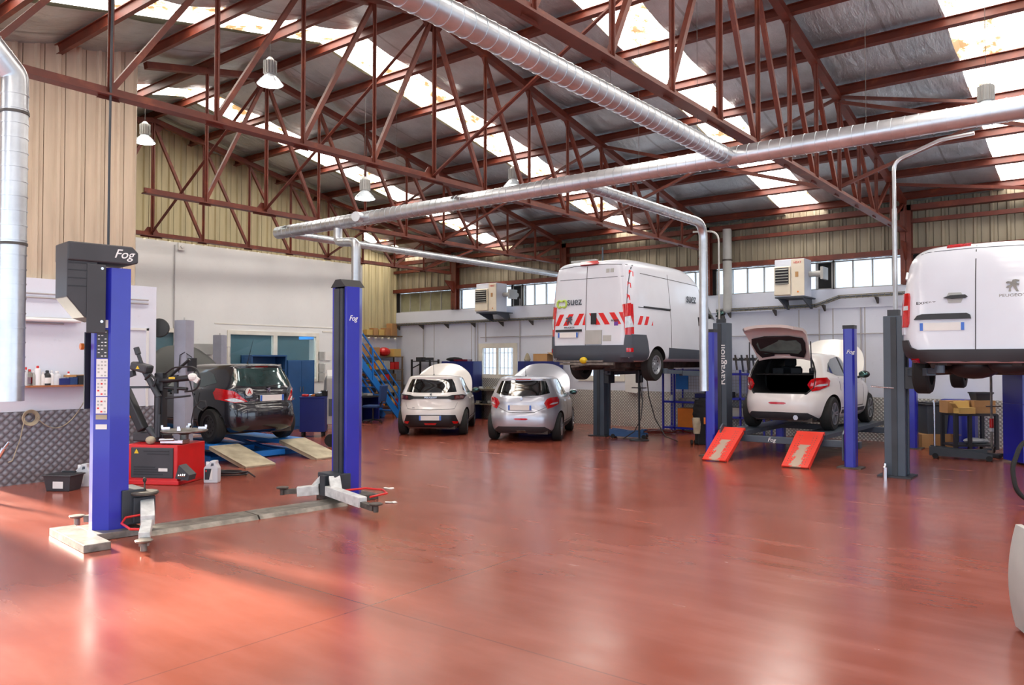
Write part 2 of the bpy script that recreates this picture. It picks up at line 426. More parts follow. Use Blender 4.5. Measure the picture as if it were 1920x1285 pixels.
# back wall
wb = struct(M().bb(XL-0.2, XR+0.2, YB, YB+0.22, 0, 1.28).bb(XL-0.2, -16.15, YB, YB+0.22, 1.28, 3.45).bb(-14.72, -12.35, YB, YB+0.22, 1.28, 3.45)
    .bb(-10.95, XR+0.2, YB, YB+0.22, 1.28, 3.45).bb(-16.15, -14.72, YB, YB+0.22, 2.30, 3.45).bb(-12.35, -10.95, YB, YB+0.22, 2.2, 3.45)
    .bb(XL, XR, YB-0.06, YB, 3.02, 3.47), 'wall_back', 'wall_cool')
struct(corrug(M(), (XL, YB+0.05), (XR, YB+0.05), 4.14, 5.45, (0, -1)), 'cladding', 'cladding_grey', wb)
struct(M().bb(XL+0.3, XR, YB-0.012, YB, 0.0, 0.98), 'tread_plate', 'tread_plate_back', wb, 'bright checker plate wainscot along the foot of the wall')
mm = M()
for px, py0 in ((810,0),(880,0),(1113,0),(1496,0),(1560,0),(1620,0)):
    mm.bb(back_x(px)-0.012, back_x(px)+0.012, YB-0.004, YB, 1.0, 3.02)
struct(mm, 'panel_joint', 'conduit', wb)
# windows high in the back wall
ZW0, ZW1 = 3.47, 4.13
mfr = M()
groups = [(745, 842, 5, 'window_dim'), (856, 955, 3, 'pane'), (957, 974, 0, 'dark_void'), (976, 1330, 14, 'pane'), (1340, 1365, 1, 'pane'), (1368, 1530, 5, 'pane'), (1530, 1560, 0, 'dark_void'), (1562, 1712, 4, 'pane'), (1735, 2150, 10, 'pane')]
m_, nt, b = node_mat('pane'); b.inputs['Base Color'].default_value = (0.9, 0.95, 1, 1); b.inputs['Alpha'].default_value = 0.12; b.inputs['Roughness'].default_value = 0.2
wn = 0
mf = M(); ed = [XL-0.1]+[back_x(v) for g_ in groups for v in g_[:2]]+[XR]
for k in range(0, len(ed), 2):
    if ed[k+1]-ed[k] > 0.01: mf.bb(ed[k]+0.002, ed[k+1]-0.002, YB+0.01, YB+0.2, 3.46, 4.14)
struct(mf, 'window_pier', 'dark_void', wb)
for (a, c, n, mt) in groups:
    x0, x1 = back_x(a), back_x(c); wn += 1
    root = struct(M().bb(x0, x1, YB+0.02, YB+0.08, ZW0, ZW0+0.03).bb(x0, x1, YB+0.02, YB+0.08, ZW1-0.03, ZW1).bb(x0, x0+0.03, YB+0.02, YB+0.08, ZW0, ZW1).bb(x1-0.03, x1, YB+0.02, YB+0.08, ZW0, ZW1), 'window_%d' % wn, 'machine_grey')
    struct(M().bb(x0, x1, YB+0.045, YB+0.055, ZW0, ZW1), 'pane', mt, root)
    for k in range(1, n):
        xx = x0+(x1-x0)*k/n; struct(M().bb(xx-0.014, xx+0.014, YB+0.02, YB+0.08, ZW0, ZW1), 'mullion', 'machine_grey', root)
# small low windows in the back wall
for i, (x0, x1, z0, z1) in enumerate(((-16.15, -14.72, 1.28, 2.30), (-12.35, -10.95, 1.28, 2.2))):
    y0, y1 = YB-0.03, YB+0.06; m1 = M(); m1.bb(x0-0.06, x1+0.06, y0, y1, z1-0.10, z1+0.05).bb(x0-0.06, x1+0.06, y0, y1, z0-0.05, z0+0.10).bb(x0-0.06, x0+0.10, y0, y1, z0+0.1, z1-0.1).bb(x1-0.10, x1+0.06, y0, y1, z0+0.1, z1-0.1).bb((x0+x1)/2-0.05, (x0+x1)/2+0.03, y0, y1, z0+0.1, z1-0.1)
    root = struct(m1, 'window_%d' % (20+i), 'window_frame')
    struct(M().bb(x0, x1, YB+0.01, YB+0.02, z0, z1), 'pane', 'pane', root)
    m2 = M()
    for k in range(9): m2.bb(x0+0.1+k*(x1-x0-0.2)/8-0.008, x0+0.1+k*(x1-x0-0.2)/8+0.008, YB+0.12, YB+0.14, z0, z1)
    for zz in (z0+0.3, z1-0.25): m2.bb(x0, x1, YB+0.12, YB+0.14, zz-0.008, zz+0.008)
    struct(m2, 'security_grille', 'conduit', root)
# far left end wall and office block
wl = struct(M().bb(XL-0.2, XL, 6, YB+0.2, 0, 2.6), 'wall_left', 'wall_cool')
struct(corrug(M(), (XL, 14.5), (XL, YB+0.15), 2.6, top, (1, 0)), 'cladding', 'cladding_cream', wl)
wy = [6.4, 8.7, 9.75, 10.95, 13.77, 15.35]
mo = M().bb(XO-0.15, XO, wy[0], wy[5], 0, 1.25).bb(XO-0.15, XO, wy[0], wy[5], 2.55, 4.62).bb(XO-0.15, XO, wy[0], wy[1], 1.25, 2.55).bb(XO-0.15, XO, wy[2], wy[3], 1.25, 2.55).bb(XO-0.15, XO, wy[4], wy[5], 1.25, 2.55)
mo.bb(XL, XO, wy[5]-0.15, wy[5], 0, 4.62)
wo = struct(mo, 'wall_office', 'wall_white')
mc = corrug(M(), (XO-0.03, 6.0), (XO-0.03, wy[5]), 4.62, top, (1, 0)); corrug(mc, (XO, wy[5]), (XL, wy[5]), 4.62, top(15.4), (0, 1))
struct(mc, 'cladding', 'cladding_cream', wo)
struct(M().bb(XO, XO+0.01, 10.6, wy[5], 2.72, 2.74).bb(XO, XO+0.012, 13.9, wy[5], 2.6, 2.64), 'ledge', 'window_frame', wo)
for i, (y0, y1, ym) in enumerate(((8.7, 9.75, None), (10.95, 13.77, 12.35))):
    m1 = M().bb(XO-0.08, XO+0.03, y0, y1, 2.47, 2.57).bb(XO-0.08, XO+0.03, y0, y1, 1.23, 1.32).bb(XO-0.08, XO+0.03, y0, y0+0.08, 1.32, 2.47).bb(XO-0.08, XO+0.03, y1-0.10, y1, 1.32, 2.47)
    if ym: m1.bb(XO-0.08, XO+0.03, ym-0.06, ym+0.06, 1.32, 2.47)
    root = struct(m1, 'window_%d' % (30+i), 'window_frame'); struct(M().bb(XO-0.04, XO-0.03, y0, y1, 1.25, 2.55), 'pane', 'glass_office', root)
# office interior seen through the glass
struct(M().bb(XO-2.4, XO-2.3, 7, 15.2, 0, 3).bb(XO-2.3, XO-0.16, 7.1, 15.2, 2.9, 3.0).bb(XO-2.3, XO-0.2, 7, 7.1, 0, 3), 'wall_office_rear', mat('office_wall', (150, 190, 200), 0.8) and 'office_wall')
light('office_fill_light', 'AREA', (XO-1.1, 12.5, 2.85), (0, 0, -1), 130, (0.9, 1.0, 1.0), shape='RECTANGLE', size=1.0, size_y=3.0)  # unseen lamp added to brighten the office window panes
# near left wall: masonry block with checker plate, cladding above, open door this side of it
wn_ = struct(M().bb(XN-0.25, XN, 4.15, 6.55, 0, 3.03).bb(XO, XN-0.25, 6.4, 6.54, 0, 3.03), 'wall_left_near', 'wall_cool')
mc = corrug(M(), (XN-0.12, YF), (XN-0.12, 6.25), 3.03, top, (1, 0)); corrug(mc, (XN-0.12, 6.25), (XO, 6.25), 3.03, top(6.25), (0, 1))
struct(mc, 'cladding', 'cladding_beige', wn_)
struct(M().bb(XN, XN+0.012, 4.15, 6.56, 0, 1.06), 'tread_plate', 'tread_plate', wn_, 'grey checker plate wainscot at the foot of the wall')
struct(M().bb(XN, XN+0.02, 5.92, 5.97, 1.05, 2.34).bb(XN, XN+0.02, 6.38, 6.42, 1.05, 2.34).bb(XN, XN+0.02, 5.92, 6.42, 2.30, 2.34), 'door_surround', 'wall_white', wn_)
struct(M().bb(XN-0.25, XN-0.05, YF, YF+0.5, 0, 3.1).bb(XN-0.25, XN-0.05, 1.2, 3.2, 0, 2.35), 'wall_left_pier_sun_block', 'wall_cool')  # end pier, plus an unseen half-height block added to shade the sun patch
# front and right walls (behind and beside the camera) with their wide doorways
struct(M().bb(XN, XR, YF-0.2, YF, 4.6, 6.2).bb(-1.5, -0.9, YF-0.2, YF, 0, 4.6), 'wall_front', 'wall_cool')
struct(M().bb(XR, XR+0.2, YF, YB, 4.6, 7.6).bb(XR, XR+0.2, 12.8, YB, 0, 4.6), 'wall_right', 'wall_cool')

# ceiling of sagging foil insulation between purlins, with rooflight strips
strips = [(-19.6, -18.7), (-15.75, -14.85), (-11.15, -10.2), (-6.45, -5.55), (-1.95, -0.95), (3.0, 4.0)]
bm = bmesh.new(); xs = []; x = XL-0.2
edges_ = sorted([e for s_ in strips for e in s_])
while x < XR+0.3: xs.append(x); x += 0.15
xs = sorted([v for v in xs if all(abs(v-e) > 0.06 for e in edges_)]+edges_)
ys = [RY+SP*k/8 for k in range(-80, 69)]
rs = random.Random(3); amp = {}
def sag(x, y):
    t = (y-RY)/SP; k = math.floor(t); key = (math.floor((x+0.33)/1.2), k)
    if key not in amp: amp[key] = rs.uniform(0.03, 0.10)
    u = ((x+0.33)/1.2) % 1.0
    return amp[key]*math.sin(math.pi*(t-k))*(0.55+0.45*math.sin(math.pi*u)) + 0.012*math.sin(x*7+y*3)*math.sin(math.pi*(t-k))
grid = [[bm.verts.new((x, y, top(y)+0.0-sag(x, y))) for y in ys] for x in xs]
for i in range(len(xs)-1):
    xm = (xs[i]+xs[i+1])/2
    if any(a < xm < b_ for a, b_ in strips): continue
    for j in range(len(ys)-1): bm.faces.new((grid[i][j], grid[i][j+1], grid[i+1][j+1], grid[i+1][j]))
m1 = M(); m1.bm.free(); m1.bm = bm
ce = struct(m1, 'ceiling', 'foil', smooth=True, fixn=False)
struct(M().hexa([(XL-0.2, RY, top(RY)+0.15), (XR+0.2, RY, top(RY)+0.15), (XR+0.2, YB+0.3, top(YB+0.3)+0.15), (XL-0.2, YB+0.3, top(YB+0.3)+0.15), (XL-0.2, RY, top(RY)+0.2), (XR+0.2, RY, top(RY)+0.2), (XR+0.2, YB+0.3, top(YB+0.3)+0.2), (XL-0.2, YB+0.3, top(YB+0.3)+0.2)])
       .hexa([(XL-0.2, YF-0.4, top(YF-0.4)+0.15), (XR+0.2, YF-0.4, top(YF-0.4)+0.15), (XR+0.2, RY, top(RY)+0.15), (XL-0.2, RY, top(RY)+0.15), (XL-0.2, YF-0.4, top(YF-0.4)+0.2), (XR+0.2, YF-0.4, top(YF-0.4)+0.2), (XR+0.2, RY, top(RY)+0.2), (XL-0.2, RY, top(RY)+0.2)]), 'roof_deck', 'cladding_grey', ce)
for i, (a, b_) in enumerate(strips):
    m1 = M(); n = 12; yy = [YF-0.3, RY, YB]
    for (p, q) in ((0, 1), (1, 2)):
        prev = None
        for k in range(n+1):
            x = a-0.05+(b_-a+0.1)*k/n; o = 0.025 if k % 2 else 0.0
            v = (m1.bm.verts.new((x, yy[p], top(yy[p])+0.05+o)), m1.bm.verts.new((x, yy[q], top(yy[q])+0.05+o)))
            if prev: m1.bm.faces.new((prev[0], v[0], v[1], prev[1]))
            prev = v
    struct(m1, 'window_%d' % (40+i), 'rooflight', fixn=False)

# eave trim: dark band where the roof meets the back wall
struct(M().bb(XL, XR, YB-0.25, YB-0.05, 5.08, 5.2), 'trim_1', 'steel_red')

# ================= ROOF STEEL =================
TX = [-17.1, -12.8, -8.4, -3.75]
place_t = {-17.1: 'farthest, standing just in front of the white office wall', -12.8: 'second from the office wall, above the parked hatchbacks',
           -8.4: 'third from the office wall, spanning above the raised box van', -3.75: 'nearest one, beside the long round duct overhead'}
BC = 4.6
for X in TX:
    T = thing('roof_truss', 'rust red steel roof truss, '+place_t[X], 'roof truss', (X, RY, BC), 0, 'rust red roof trusses')
    zt = lambda k: zr(RY+k*SP)-BC
    K0 = 9 if X > -12 else 1.9
    M().bar((0, -K0*SP, 0), (0, 8*SP, 0), 0.15, 0.022).angle((0.012, -K0*SP, 0.0), (0.012, 8*SP, 0.0), 0.085, 0.012, flip=-1).angle((-0.012, 8*SP, 0), (-0.012, -K0*SP, 0), 0.085, 0.012).out('bottom_chord', 'steel_red', T)
    for sgn, kk in ((1, 8), (-1, K0)):
        M().bar((0, 0, zt(0)), (0, sgn*kk*SP, zt(kk*sgn)), 0.12, 0.11).out('top_chord', 'steel_red', T)
    for k in range(-8 if K0 > 5 else -1, 9):
        y = k*SP; a = 0.085 if k == 0 else 0.065
        M().bar((0.02, y, 0), (0.02, y, zt(k)), a, 0.012, up=(0, 1, 0)).bar((0.02, y, 0), (0.02, y, zt(k)), 0.012, a, up=(0, 1, 0)).out('strut', 'steel_red', T)
    for k in range(1, 9):
        for sgn in (1, -1):
            if sgn < 0 and k > K0: continue
            if k >= 7 and sgn == 1: p, q = (-0.02, sgn*k*SP, zt(sgn*k)-0.03), (-0.02, sgn*(k-1)*SP, 0.03)
            else: p, q = (-0.02, sgn*k*SP, 0.03), (-0.02, sgn*(k-1)*SP, zt(sgn*(k-1))-0.03)
            M().bar(p, q, 0.06, 0.06, up=(1, 0, 0)).out('diagonal', 'steel_red', T)
    for k in range(-7 if K0 > 5 else -1, 8):
        y = k*SP; s_ = 0.26 if k == 0 else 0.12
        M().prism([(y-s_, -0.04), (y+s_, -0.04), (y+s_*0.35, s_*0.75), (y-s_*0.35, s_*0.75)], 'yz', -0.03, -0.018).out('gusset_plate', 'steel_red', T)
    M().prism([(-0.3, zt(0)-0.06), (0.3, zt(0)-0.06), (0.12, zt(0)-0.28), (-0.12, zt(0)-0.28)], 'yz', -0.03, -0.018).out('gusset_plate', 'steel_red', T)
col_lab = ['rust red steel column against the back wall at the stair end', 'rust red steel column at the back wall behind the raised box van', 'rust red steel column at the back wall behind the dark grey lift post', 'rust red steel column at the back wall beside the raised van on the right']
for X, lb in zip(TX, col_lab):
    o = M().bb(-0.11, 0.11, -0.09, -0.075, 0.475, 2.2).bb(-0.11, 0.11, 0.075, 0.09, 0.475, 2.2).bb(-0.006, 0.006, -0.09, 0.09, 0.475, 2.2).prism([(-0.09, 1.0), (-0.5, 1.38), (-0.09, 1.38)], 'yz', -0.02, 0.02).out('steel_column', 'steel_red', loc=(X, YB-0.16, 3.0)); o.scale.z = 1.0
    tag(o, lb, 'column', 'wall columns')
names_p = {}
ks = list(range(-8, 9))
for i, k in enumerate(ks):
    y = RY+k*SP; z = zr(y)+0.13
    side = 'ridge' if k == 0 else ('back slope, %s' % ['first', 'second', 'third', 'fourth', 'fifth', 'sixth', 'seventh', 'last'][k-1]+' down from the ridge' if k > 0 else 'near slope, %s' % ['first', 'second', 'third', 'fourth', 'fifth', 'sixth', 'seventh', 'last'][-k-1]+' down from the ridge')
    z2 = z - (0.02 if k != 8 else 0.0)
    o = M().bb(XL+0.05, XR, -0.006, 0.006, -0.07, 0.07).bb(XL+0.05, XR, -0.045, 0.045, 0.062, 0.072).bb(XL+0.05, XR, -0.045, 0.045, -0.072, -0.062).out('roof_purlin', 'steel_red', loc=(0, y, z2))
    o.rotation_euler.x = R(-11 if k > 0 else (11 if k < 0 else 0))
    tag(o, ('rust red ridge purlin along the top of the roof' if k == 0 else 'rust red purlin on the '+side), 'purlin', 'roof purlins')
# longitudinal bracing between the trusses
br = [((0, 0), 'ridge')]
def brace(p, q, lb, a=0.06):
    o = M().angle((0, 0, 0), Vector(q)-Vector(p), a, 0.012).out('brace', 'steel_red', loc=p); tag(o, lb, 'brace', 'bracing bars between the trusses')
nmb = {0: 'office end bay', 1: 'second bay', 2: 'bay left of the raised box van duct'}
for i in range(len(TX)-1):
    for k, lbk in ((0, 'under the ridge'), (4, 'halfway down the back slope'), (8, 'at the back wall')):
        y = RY+k*SP; zt_ = zr(y)-0.05; a, b_ = TX[i]+0.03, TX[i+1]-0.03
        bay = ['bay by the office wall', 'middle bay', 'bay nearest the camera'][i]
        if k == 8: continue
        brace((a, y, BC+0.05), (b_, y, zt_), 'red brace rising rightward '+lbk+', '+bay)
        if k: brace((a, y+0.07, zt_), (b_, y+0.07, BC+0.05), 'red brace falling rightward '+lbk+', '+bay)
brace((TX[3], RY+4*SP, zr(RY+4*SP)-0.1), (0.6, RY+4*SP, BC+0.05), 'thin red brace falling to the right beyond the nearest truss')
brace((TX[3], RY+4*SP, zr(RY+4*SP)-0.02), (0.6, RY+6*SP, zr(RY+6*SP)+0.03), 'thin red roof brace crossing behind the horizontal duct')
brace((TX[3], RY+4*SP+0.1, BC+0.1), (0.6, RY+4*SP+0.1, zr(RY+4*SP)-0.05), 'thin red brace rising to the right beyond the nearest truss')
brace((TX[3], RY+7*SP, zr(RY+7*SP)-0.1), (0.6, RY+7*SP, BC+0.05), 'thin red brace falling to the right near the back wall')
brace((TX[0]+0.03, RY+7*SP, BC), (TX[1]-0.03, RY+7*SP, zr(RY+7*SP)), 'thin red brace beside the stair end column')
# beams along the back wall
o = M().bb(XL, XR, -0.07, 0.07, -0.06, 0.06).out('wall_beam', 'steel_red', loc=(0, YB-0.1, 4.2)); tag(o, 'long rust red beam above the high windows of the back wall', 'beam', 'back wall beams')
o = M().bb(XL, XR, -0.05, 0.05, -0.045, 0.045).out('wall_beam', 'steel_red', loc=(0, YB-0.1, 4.86)); tag(o, 'long thinner rust red beam across the cladding of the back wall', 'beam', 'back wall beams')

# ================= DUCTS =================
def arc_path(pts, r, n=6):
    pts = [Vector(p) for p in pts]; out = [pts[0]]
    for i in range(1, len(pts)-1):
        a = (pts[i-1]-pts[i]).normalized(); b_ = (pts[i+1]-pts[i]).normalized(); ang = a.angle(b_)
        t = min(r/math.tan(ang/2), (pts[i-1]-pts[i]).length*0.49, (pts[i+1]-pts[i]).length*0.49)
        p, q = pts[i]+a*t, pts[i]+b_*t
        for k in range(n+1):
            u = k/n; out.append((1-u)**2*p+2*u*(1-u)*pts[i]+u*u*q)
    out.append(pts[-1]); return out
def duct_mesh(pts, rad, pitch=0.13, n=20, er=0.2, hollow=True):
    path = arc_path(pts, er) if len(pts) > 2 else [Vector(p) for p in pts]
    P = []; Rr = []
    for a, b_ in zip(path, path[1:]):
        L_ = (b_-a).length; d = (b_-a).normalized(); P.append(a); Rr.append(rad)
        if L_ > pitch*1.5:
            k = int(L_/pitch)
            for j in range(1, k):
                t = j*L_/k
                for dt, rr_ in ((-0.0062, rad), (-0.006, rad*1.045), (0.006, rad*1.045), (0.0062, rad)): P.append(a+d*(t+dt)); Rr.append(rr_)
    P.append(path[-1]); Rr.append(rad)
    return P, Rr
def duct(name, lb, segs, origin, group=None, cat='duct'):
    o0 = Vector(origin); T = thing(name, lb, cat, origin, 0, group)
    for nm, pts, rad, er in segs:
        P, Rr = duct_mesh([Vector(p)-o0 for p in pts], rad, er=er)
        m1 = M(); m1.sweep(P, Rr, 20, True).out(nm, 'galvanised', T, smooth=True)
    return T
DZ = 4.28; DY = 9.05
duct('ventilation_duct', 'large round spiral duct running level across the hall over the parked cars', [('duct_pipe', [(-12.9, DY, DZ), (2.5, DY, DZ)], 0.115, 0.2), ('branch_collar', [(-10.4, DY, DZ), (-10.32, DY-0.26, DZ-0.01)], 0.085, 0.1)], (-5, DY, DZ), 'round spiral ducts')
duct('ventilation_duct', 'large round spiral duct coming from overhead beside the nearest truss', [('duct_pipe', [(-3.78, 1.0, DZ), (-3.78, DY-0.1, DZ)], 0.105, 0.2)], (-3.78, 5, DZ), 'round spiral ducts')
duct('extraction_duct', 'thin spiral duct running to the back wall left of the van', [('duct_pipe', [(-12.55, DY+0.1, DZ-0.05), (-12.55, 18.2, DZ-0.05)], 0.075, 0.2)], (-12.55, 13, DZ), 'round spiral ducts')
duct('extraction_duct', 'thin spiral duct dropping vertically in front of the raised box van', [('duct_pipe', [(-5.85, DY+0.1, DZ-0.05), (-5.85, 12.9, DZ-0.05), (-5.85, 12.9, 1.27)], 0.078, 0.3)], (-5.85, 12.9, 1.27), 'round spiral ducts')
pe = at(662, 640, 1.8+0.0001) if False else None
duct('extraction_duct', 'short bent duct dropping onto the top of the far blue lift post', [('duct_pipe', [(-11.1, DY, DZ-0.1), (-11.1, DY, 3.93), (-10.55, DY-0.05, 3.88), (-10.55, DY-0.05, 1.35)], 0.078, 0.12)], (-10.8, DY, 1.35), 'round spiral ducts')
T = duct('exhaust_duct', 'vertical spiral duct hanging close to the camera at far left', [('duct_pipe', [(-8.05, 1.75, 5.62), (-8.08, 2.8, 4.45), (-8.08, 2.8, 1.43)], 0.112, 0.12)], (-8.08, 2.8, 1.43), 'round spiral ducts')
for z in (1.45, 2.67): M().lathe([(0.114, z-0.012), (0.122, z-0.012), (0.122, z+0.012), (0.114, z+0.012)], 24).out('clamp_ring', 'conduit_dark', T, smooth=True)
M().cyl((-0.11, 0, 2.67), (-0.33, 0.05, 2.69), 0.01).out('bracket', 'chrome', T)
for (x, y, lb) in ((-9.6, DY, 'left'), (-5.0, DY, 'middle'), (-2.2, DY, 'right')):
    o = M().cyl((0, 0, 0), (0, 0, 1.6), 0.0025, n=6).out('hanger_wire', 'conduit_dark', loc=(x, y, DZ+0.11)); tag(o, 'thin steel wire holding up the level duct, %s one' % lb, 'wire', 'duct hanger wires')
for (y, lb) in ((6.3, 'nearer one'), (8.2, 'farther one')):
    o = M().cyl((0, 0, 0), (0, 0, 1.5), 0.0025, n=6).out('hanger_wire', 'conduit_dark', loc=(-3.78, y, DZ+0.1)); tag(o, 'thin steel wire holding up the overhead duct, '+lb, 'wire', 'duct hanger wires')

# ================= HIGH-BAY LAMPS =================
def lamp(loc, lb, on=True):
    LH = zr(loc[1])+0.05-loc[2]
    T = thing('high_bay_lamp', lb, 'lamp', loc, 0, 'bell shaped high bay lamps')
    M().cyl((0,0,0.42), (0,0,LH), 0.004, n=6).out('suspension_rod', 'conduit_dark', T)
    m1 = M().lathe([(0.05, 0.14), (0.08, 0.16), (0.08, 0.36), (0.03, 0.42)], 16)
    for k in range(14):
        a = 2*math.pi*k/14; m1.box(0.088*math.cos(a), 0.088*math.sin(a), 0.26, 0.03, 0.006, 0.2, rz=a)
    m1.out('finned_body', 'machine_grey', T)
    M().lathe([(0.20, 0.0), (0.205, 0.0), (0.15, 0.07), (0.07, 0.15), (0.06, 0.15), (0.14, 0.06)], 28).out('reflector', 'white_clear', T, smooth=True)
    M().lathe([(0.192, 0.006), (0.185, -0.004), (0.05, -0.008)], 28).out('lens', 'lamp_glow' if on else 'white', T, smooth=True)
lamp((-10.35, 7.1, 6.08), 'lit bell lamp hanging near the ridge at upper left')
lamp((-15.3, 7.62, 6.15), 'lit bell lamp half hidden behind the beige cladding corner')
lamp((-9.9, 12.62, 5.4), 'bell lamp hanging above the middle of the level duct')
lamp((-11.4, 9.94, 4.9), 'small bell lamp hanging above the left end of the level duct')
lamp((-1.42, 12.0, 5.1), 'bell lamp hanging behind the level duct at upper right', False)
# ================= VEHICLES =================
def catmull(rows, sub):
    n = len(rows); out = []
    for i in range(n-1):
        p0 = rows[max(0, i-1)]; p1 = rows[i]; p2 = rows[i+1]; p3 = rows[min(n-1, i+2)]
        for s_ in range(sub):
            t = s_/sub; r = []
            for a, b_, c, d in zip(p0, p1, p2, p3):
                v = 0.5*((2*b_)+(-a+c)*t+(2*a-5*b_+4*c-d)*t*t+(-a+3*b_-3*c+d)*t**3)
                lo, hi = min(b_, c), max(b_, c); r.append(min(max(v, lo-0.003), hi+0.003))
            out.append(tuple(r))
    out.append(tuple(rows[-1])); return out
def body_mesh(S, taper_r=0.05, taper_f=0.10, sub=4, n=112, asym=1.0):
    """stack of rounded plan outlines: rows are (z, y_rear, y_front, half_width, squareness)"""
    bm = bmesh.new(); rings = []
    for (z, yr, yf, hw, sq) in catmull(S, sub):
        yc, hl = (yr+yf)/2, (yf-yr)/2; ring = []
        for k in range(n):
            a = 2*math.pi*k/n; c, s_ = math.cos(a), math.sin(a); e = 2.0/sq
            x = hw*math.copysign(abs(c)**e, c); v = math.copysign(abs(s_)**e, s_)
            if v < 0: x *= 1-taper_r*(-v)**4
            else: x *= 1-taper_f*v**3
            ring.append(bm.verts.new((x, yc+hl*v, z)))
        rings.append(ring)
    for a, b_ in zip(rings, rings[1:]):
        for k in range(n): bm.faces.new((a[k], a[(k+1) % n], b_[(k+1) % n], b_[k]))
    bm.faces.new(rings[0][::-1]); bm.faces.new(rings[-1])
    bmesh.ops.recalc_face_normals(bm, faces=bm.faces)
    return bm
def patch(bvh, poly, axis, off, name, matn, parent, grid=0.05, depth=0.03, start=6.0):
    """polygon drawn on a side of the body, laid onto its surface with a small raised thickness.
    axis 'r': (x,z) seen from behind; 'R'/'L': (y,z) on the right/left side"""
    bm = bmesh.new()
    f = bm.faces.new([bm.verts.new((a, b_, 0)) for a, b_ in poly])
    xs_ = [p[0] for p in poly]; ys_ = [p[1] for p in poly]
    for lo, hi, no, ax in ((min(xs_), max(xs_), (1, 0, 0), 0), (min(ys_), max(ys_), (0, 1, 0), 1)):
        t = lo+grid
        while t < hi-0.01:
            co = [0, 0, 0]; co[ax] = t
            bmesh.ops.bisect_plane(bm, geom=bm.verts[:]+bm.edges[:]+bm.faces[:], plane_co=co, plane_no=no); t += grid
    bmesh.ops.triangulate(bm, faces=[f_ for f_ in bm.faces if len(f_.verts) > 4])
    nrm = {}; bad = []
    for v in bm.verts:
        a, b_ = v.co.x, v.co.y
        if axis == 'r': o, d = Vector((a, -start, b_)), Vector((0, 1, 0))
        elif axis == 'R': o, d = Vector((start, a, b_)), Vector((-1, 0, 0))
        else: o, d = Vector((-start, a, b_)), Vector((1, 0, 0))
        h, nn, _, _ = bvh.ray_cast(o, d)
        if h is None: bad.append(v); continue
        if nn.dot(d) > 0: nn = -nn
        nrm[v] = (h.copy(), nn.copy()); v.co = h+nn*off
    bmesh.ops.delete(bm, geom=bad, context='VERTS')
    be = [e for e in bm.edges if len(e.link_faces) == 1]
    base = {tuple(round(c, 6) for c in v.co): nrm[v] for v in bm.verts}
    r = bmesh.ops.extrude_edge_only(bm, edges=be)
    for v in [g for g in r['geom'] if isinstance(g, bmesh.types.BMVert)]:
        h, nn = base[tuple(round(c, 6) for c in v.co)]; v.co = h-nn*0.012
    m1 = M(); m1.bm.free(); m1.bm = bm
    return m1.out(name, matn, parent, smooth=True)
def boolean(o, cutters):
    for c in cutters:
        md = o.modifiers.new('cut', 'BOOLEAN'); md.object = c; md.operation = 'DIFFERENCE'; md.solver = 'EXACT'
        try: md.material_mode = 'TRANSFER'
        except Exception: pass
    bpy.context.view_layer.update()
    me = bpy.data.meshes.new_from_object(o.evaluated_get(bpy.context.evaluated_depsgraph_get()))
    o.modifiers.clear(); o.data = me
    for c in cutters: bpy.data.objects.remove(c)
    me.polygons.foreach_set('use_smooth', [True]*len(me.polygons))
    try: me.set_sharp_from_angle(angle=R(38))
    except Exception: pass
def wheel(root, x, y, z, r, wd, side, rim='rim_silver', spokes=5, rr=0.66, toe=0, steel=False):
    """tyre with its rim; side +1 means the outer face looks to +x"""
    w_ = M().lathe([(rr*r, -wd/2), (r*0.93, -wd/2), (r, -wd*0.36), (r, wd*0.36), (r*0.93, wd/2), (rr*r, wd/2), (rr*r*0.97, 0.0), (rr*r, -wd/2)], 36, axis='x', cap=False)
    o = w_.out('wheel', 'rubber', root, smooth=True, loc=(x, y, z))
    R_ = rr*r; q = side*wd/2; m1 = M()
    m1.lathe([(R_*0.98, q*0.9), (R_, q*1.02), (R_*0.90, q*1.0), (R_*0.88, q*0.2)], 32, axis='x', cap=False)
    m1.lathe([(0.02, q*0.85), (R_*0.2, q*0.8), (R_*0.22, q*0.3)], 18, axis='x')
    if steel: m1.lathe([(0.01, q*0.72), (R_*0.35, q*0.72), (R_*0.45, q*0.35), (R_*0.7, q*0.6), (R_*0.9, q*0.8), (R_*0.9, q*0.7)], 28, axis='x')
    else:
        for k in range(spokes):
            a = 2*math.pi*k/spokes
            for da in (-0.16, 0.16):
                p0 = (q*0.78, R_*0.16*math.cos(a), R_*0.16*math.sin(a)); p1 = (q*0.92, R_*0.93*math.cos(a+da), R_*0.93*math.sin(a+da))
                m1.bar(p0, p1, R_*0.11, 0.02, up=(1, 0, 0))
    m1.out('rim', rim, o, smooth=True)
    m2 = M().lathe([(0.02, q*0.3), (R_*0.93, q*0.3), (R_*0.93, q*0.25)], 24, axis='x'); 
    if steel:
        for k in range(10):
            a = 2*math.pi*k/10; m2.cyl((q*0.70, R_*0.62*math.cos(a), R_*0.62*math.sin(a)), (q*0.73, R_*0.62*math.cos(a), R_*0.62*math.sin(a)), R_*0.08, n=10)
    m2.out('brake_disc', 'interior', o)
    return o
def plate(root, x, z, w_, y, h=0.11, tilt=0):
    p = M().box(0, 0, 0, w_, 0.012, h).out('number_plate', 'paper', root, loc=(x, y, z)); p.rotation_euler.x = tilt
    for s_ in (-1, 1): M().box(s_*(w_/2-0.02), -0.0075, 0, 0.04, 0.004, h*0.96).out('plate_band', 'plate_blue', p)
    return p
def mir(poly): return [(-a, b_) for a, b_ in poly][::-1]
def rect(x0, x1, z0, z1): return [(x0, z0), (x1, z0), (x1, z1), (x0, z1)]
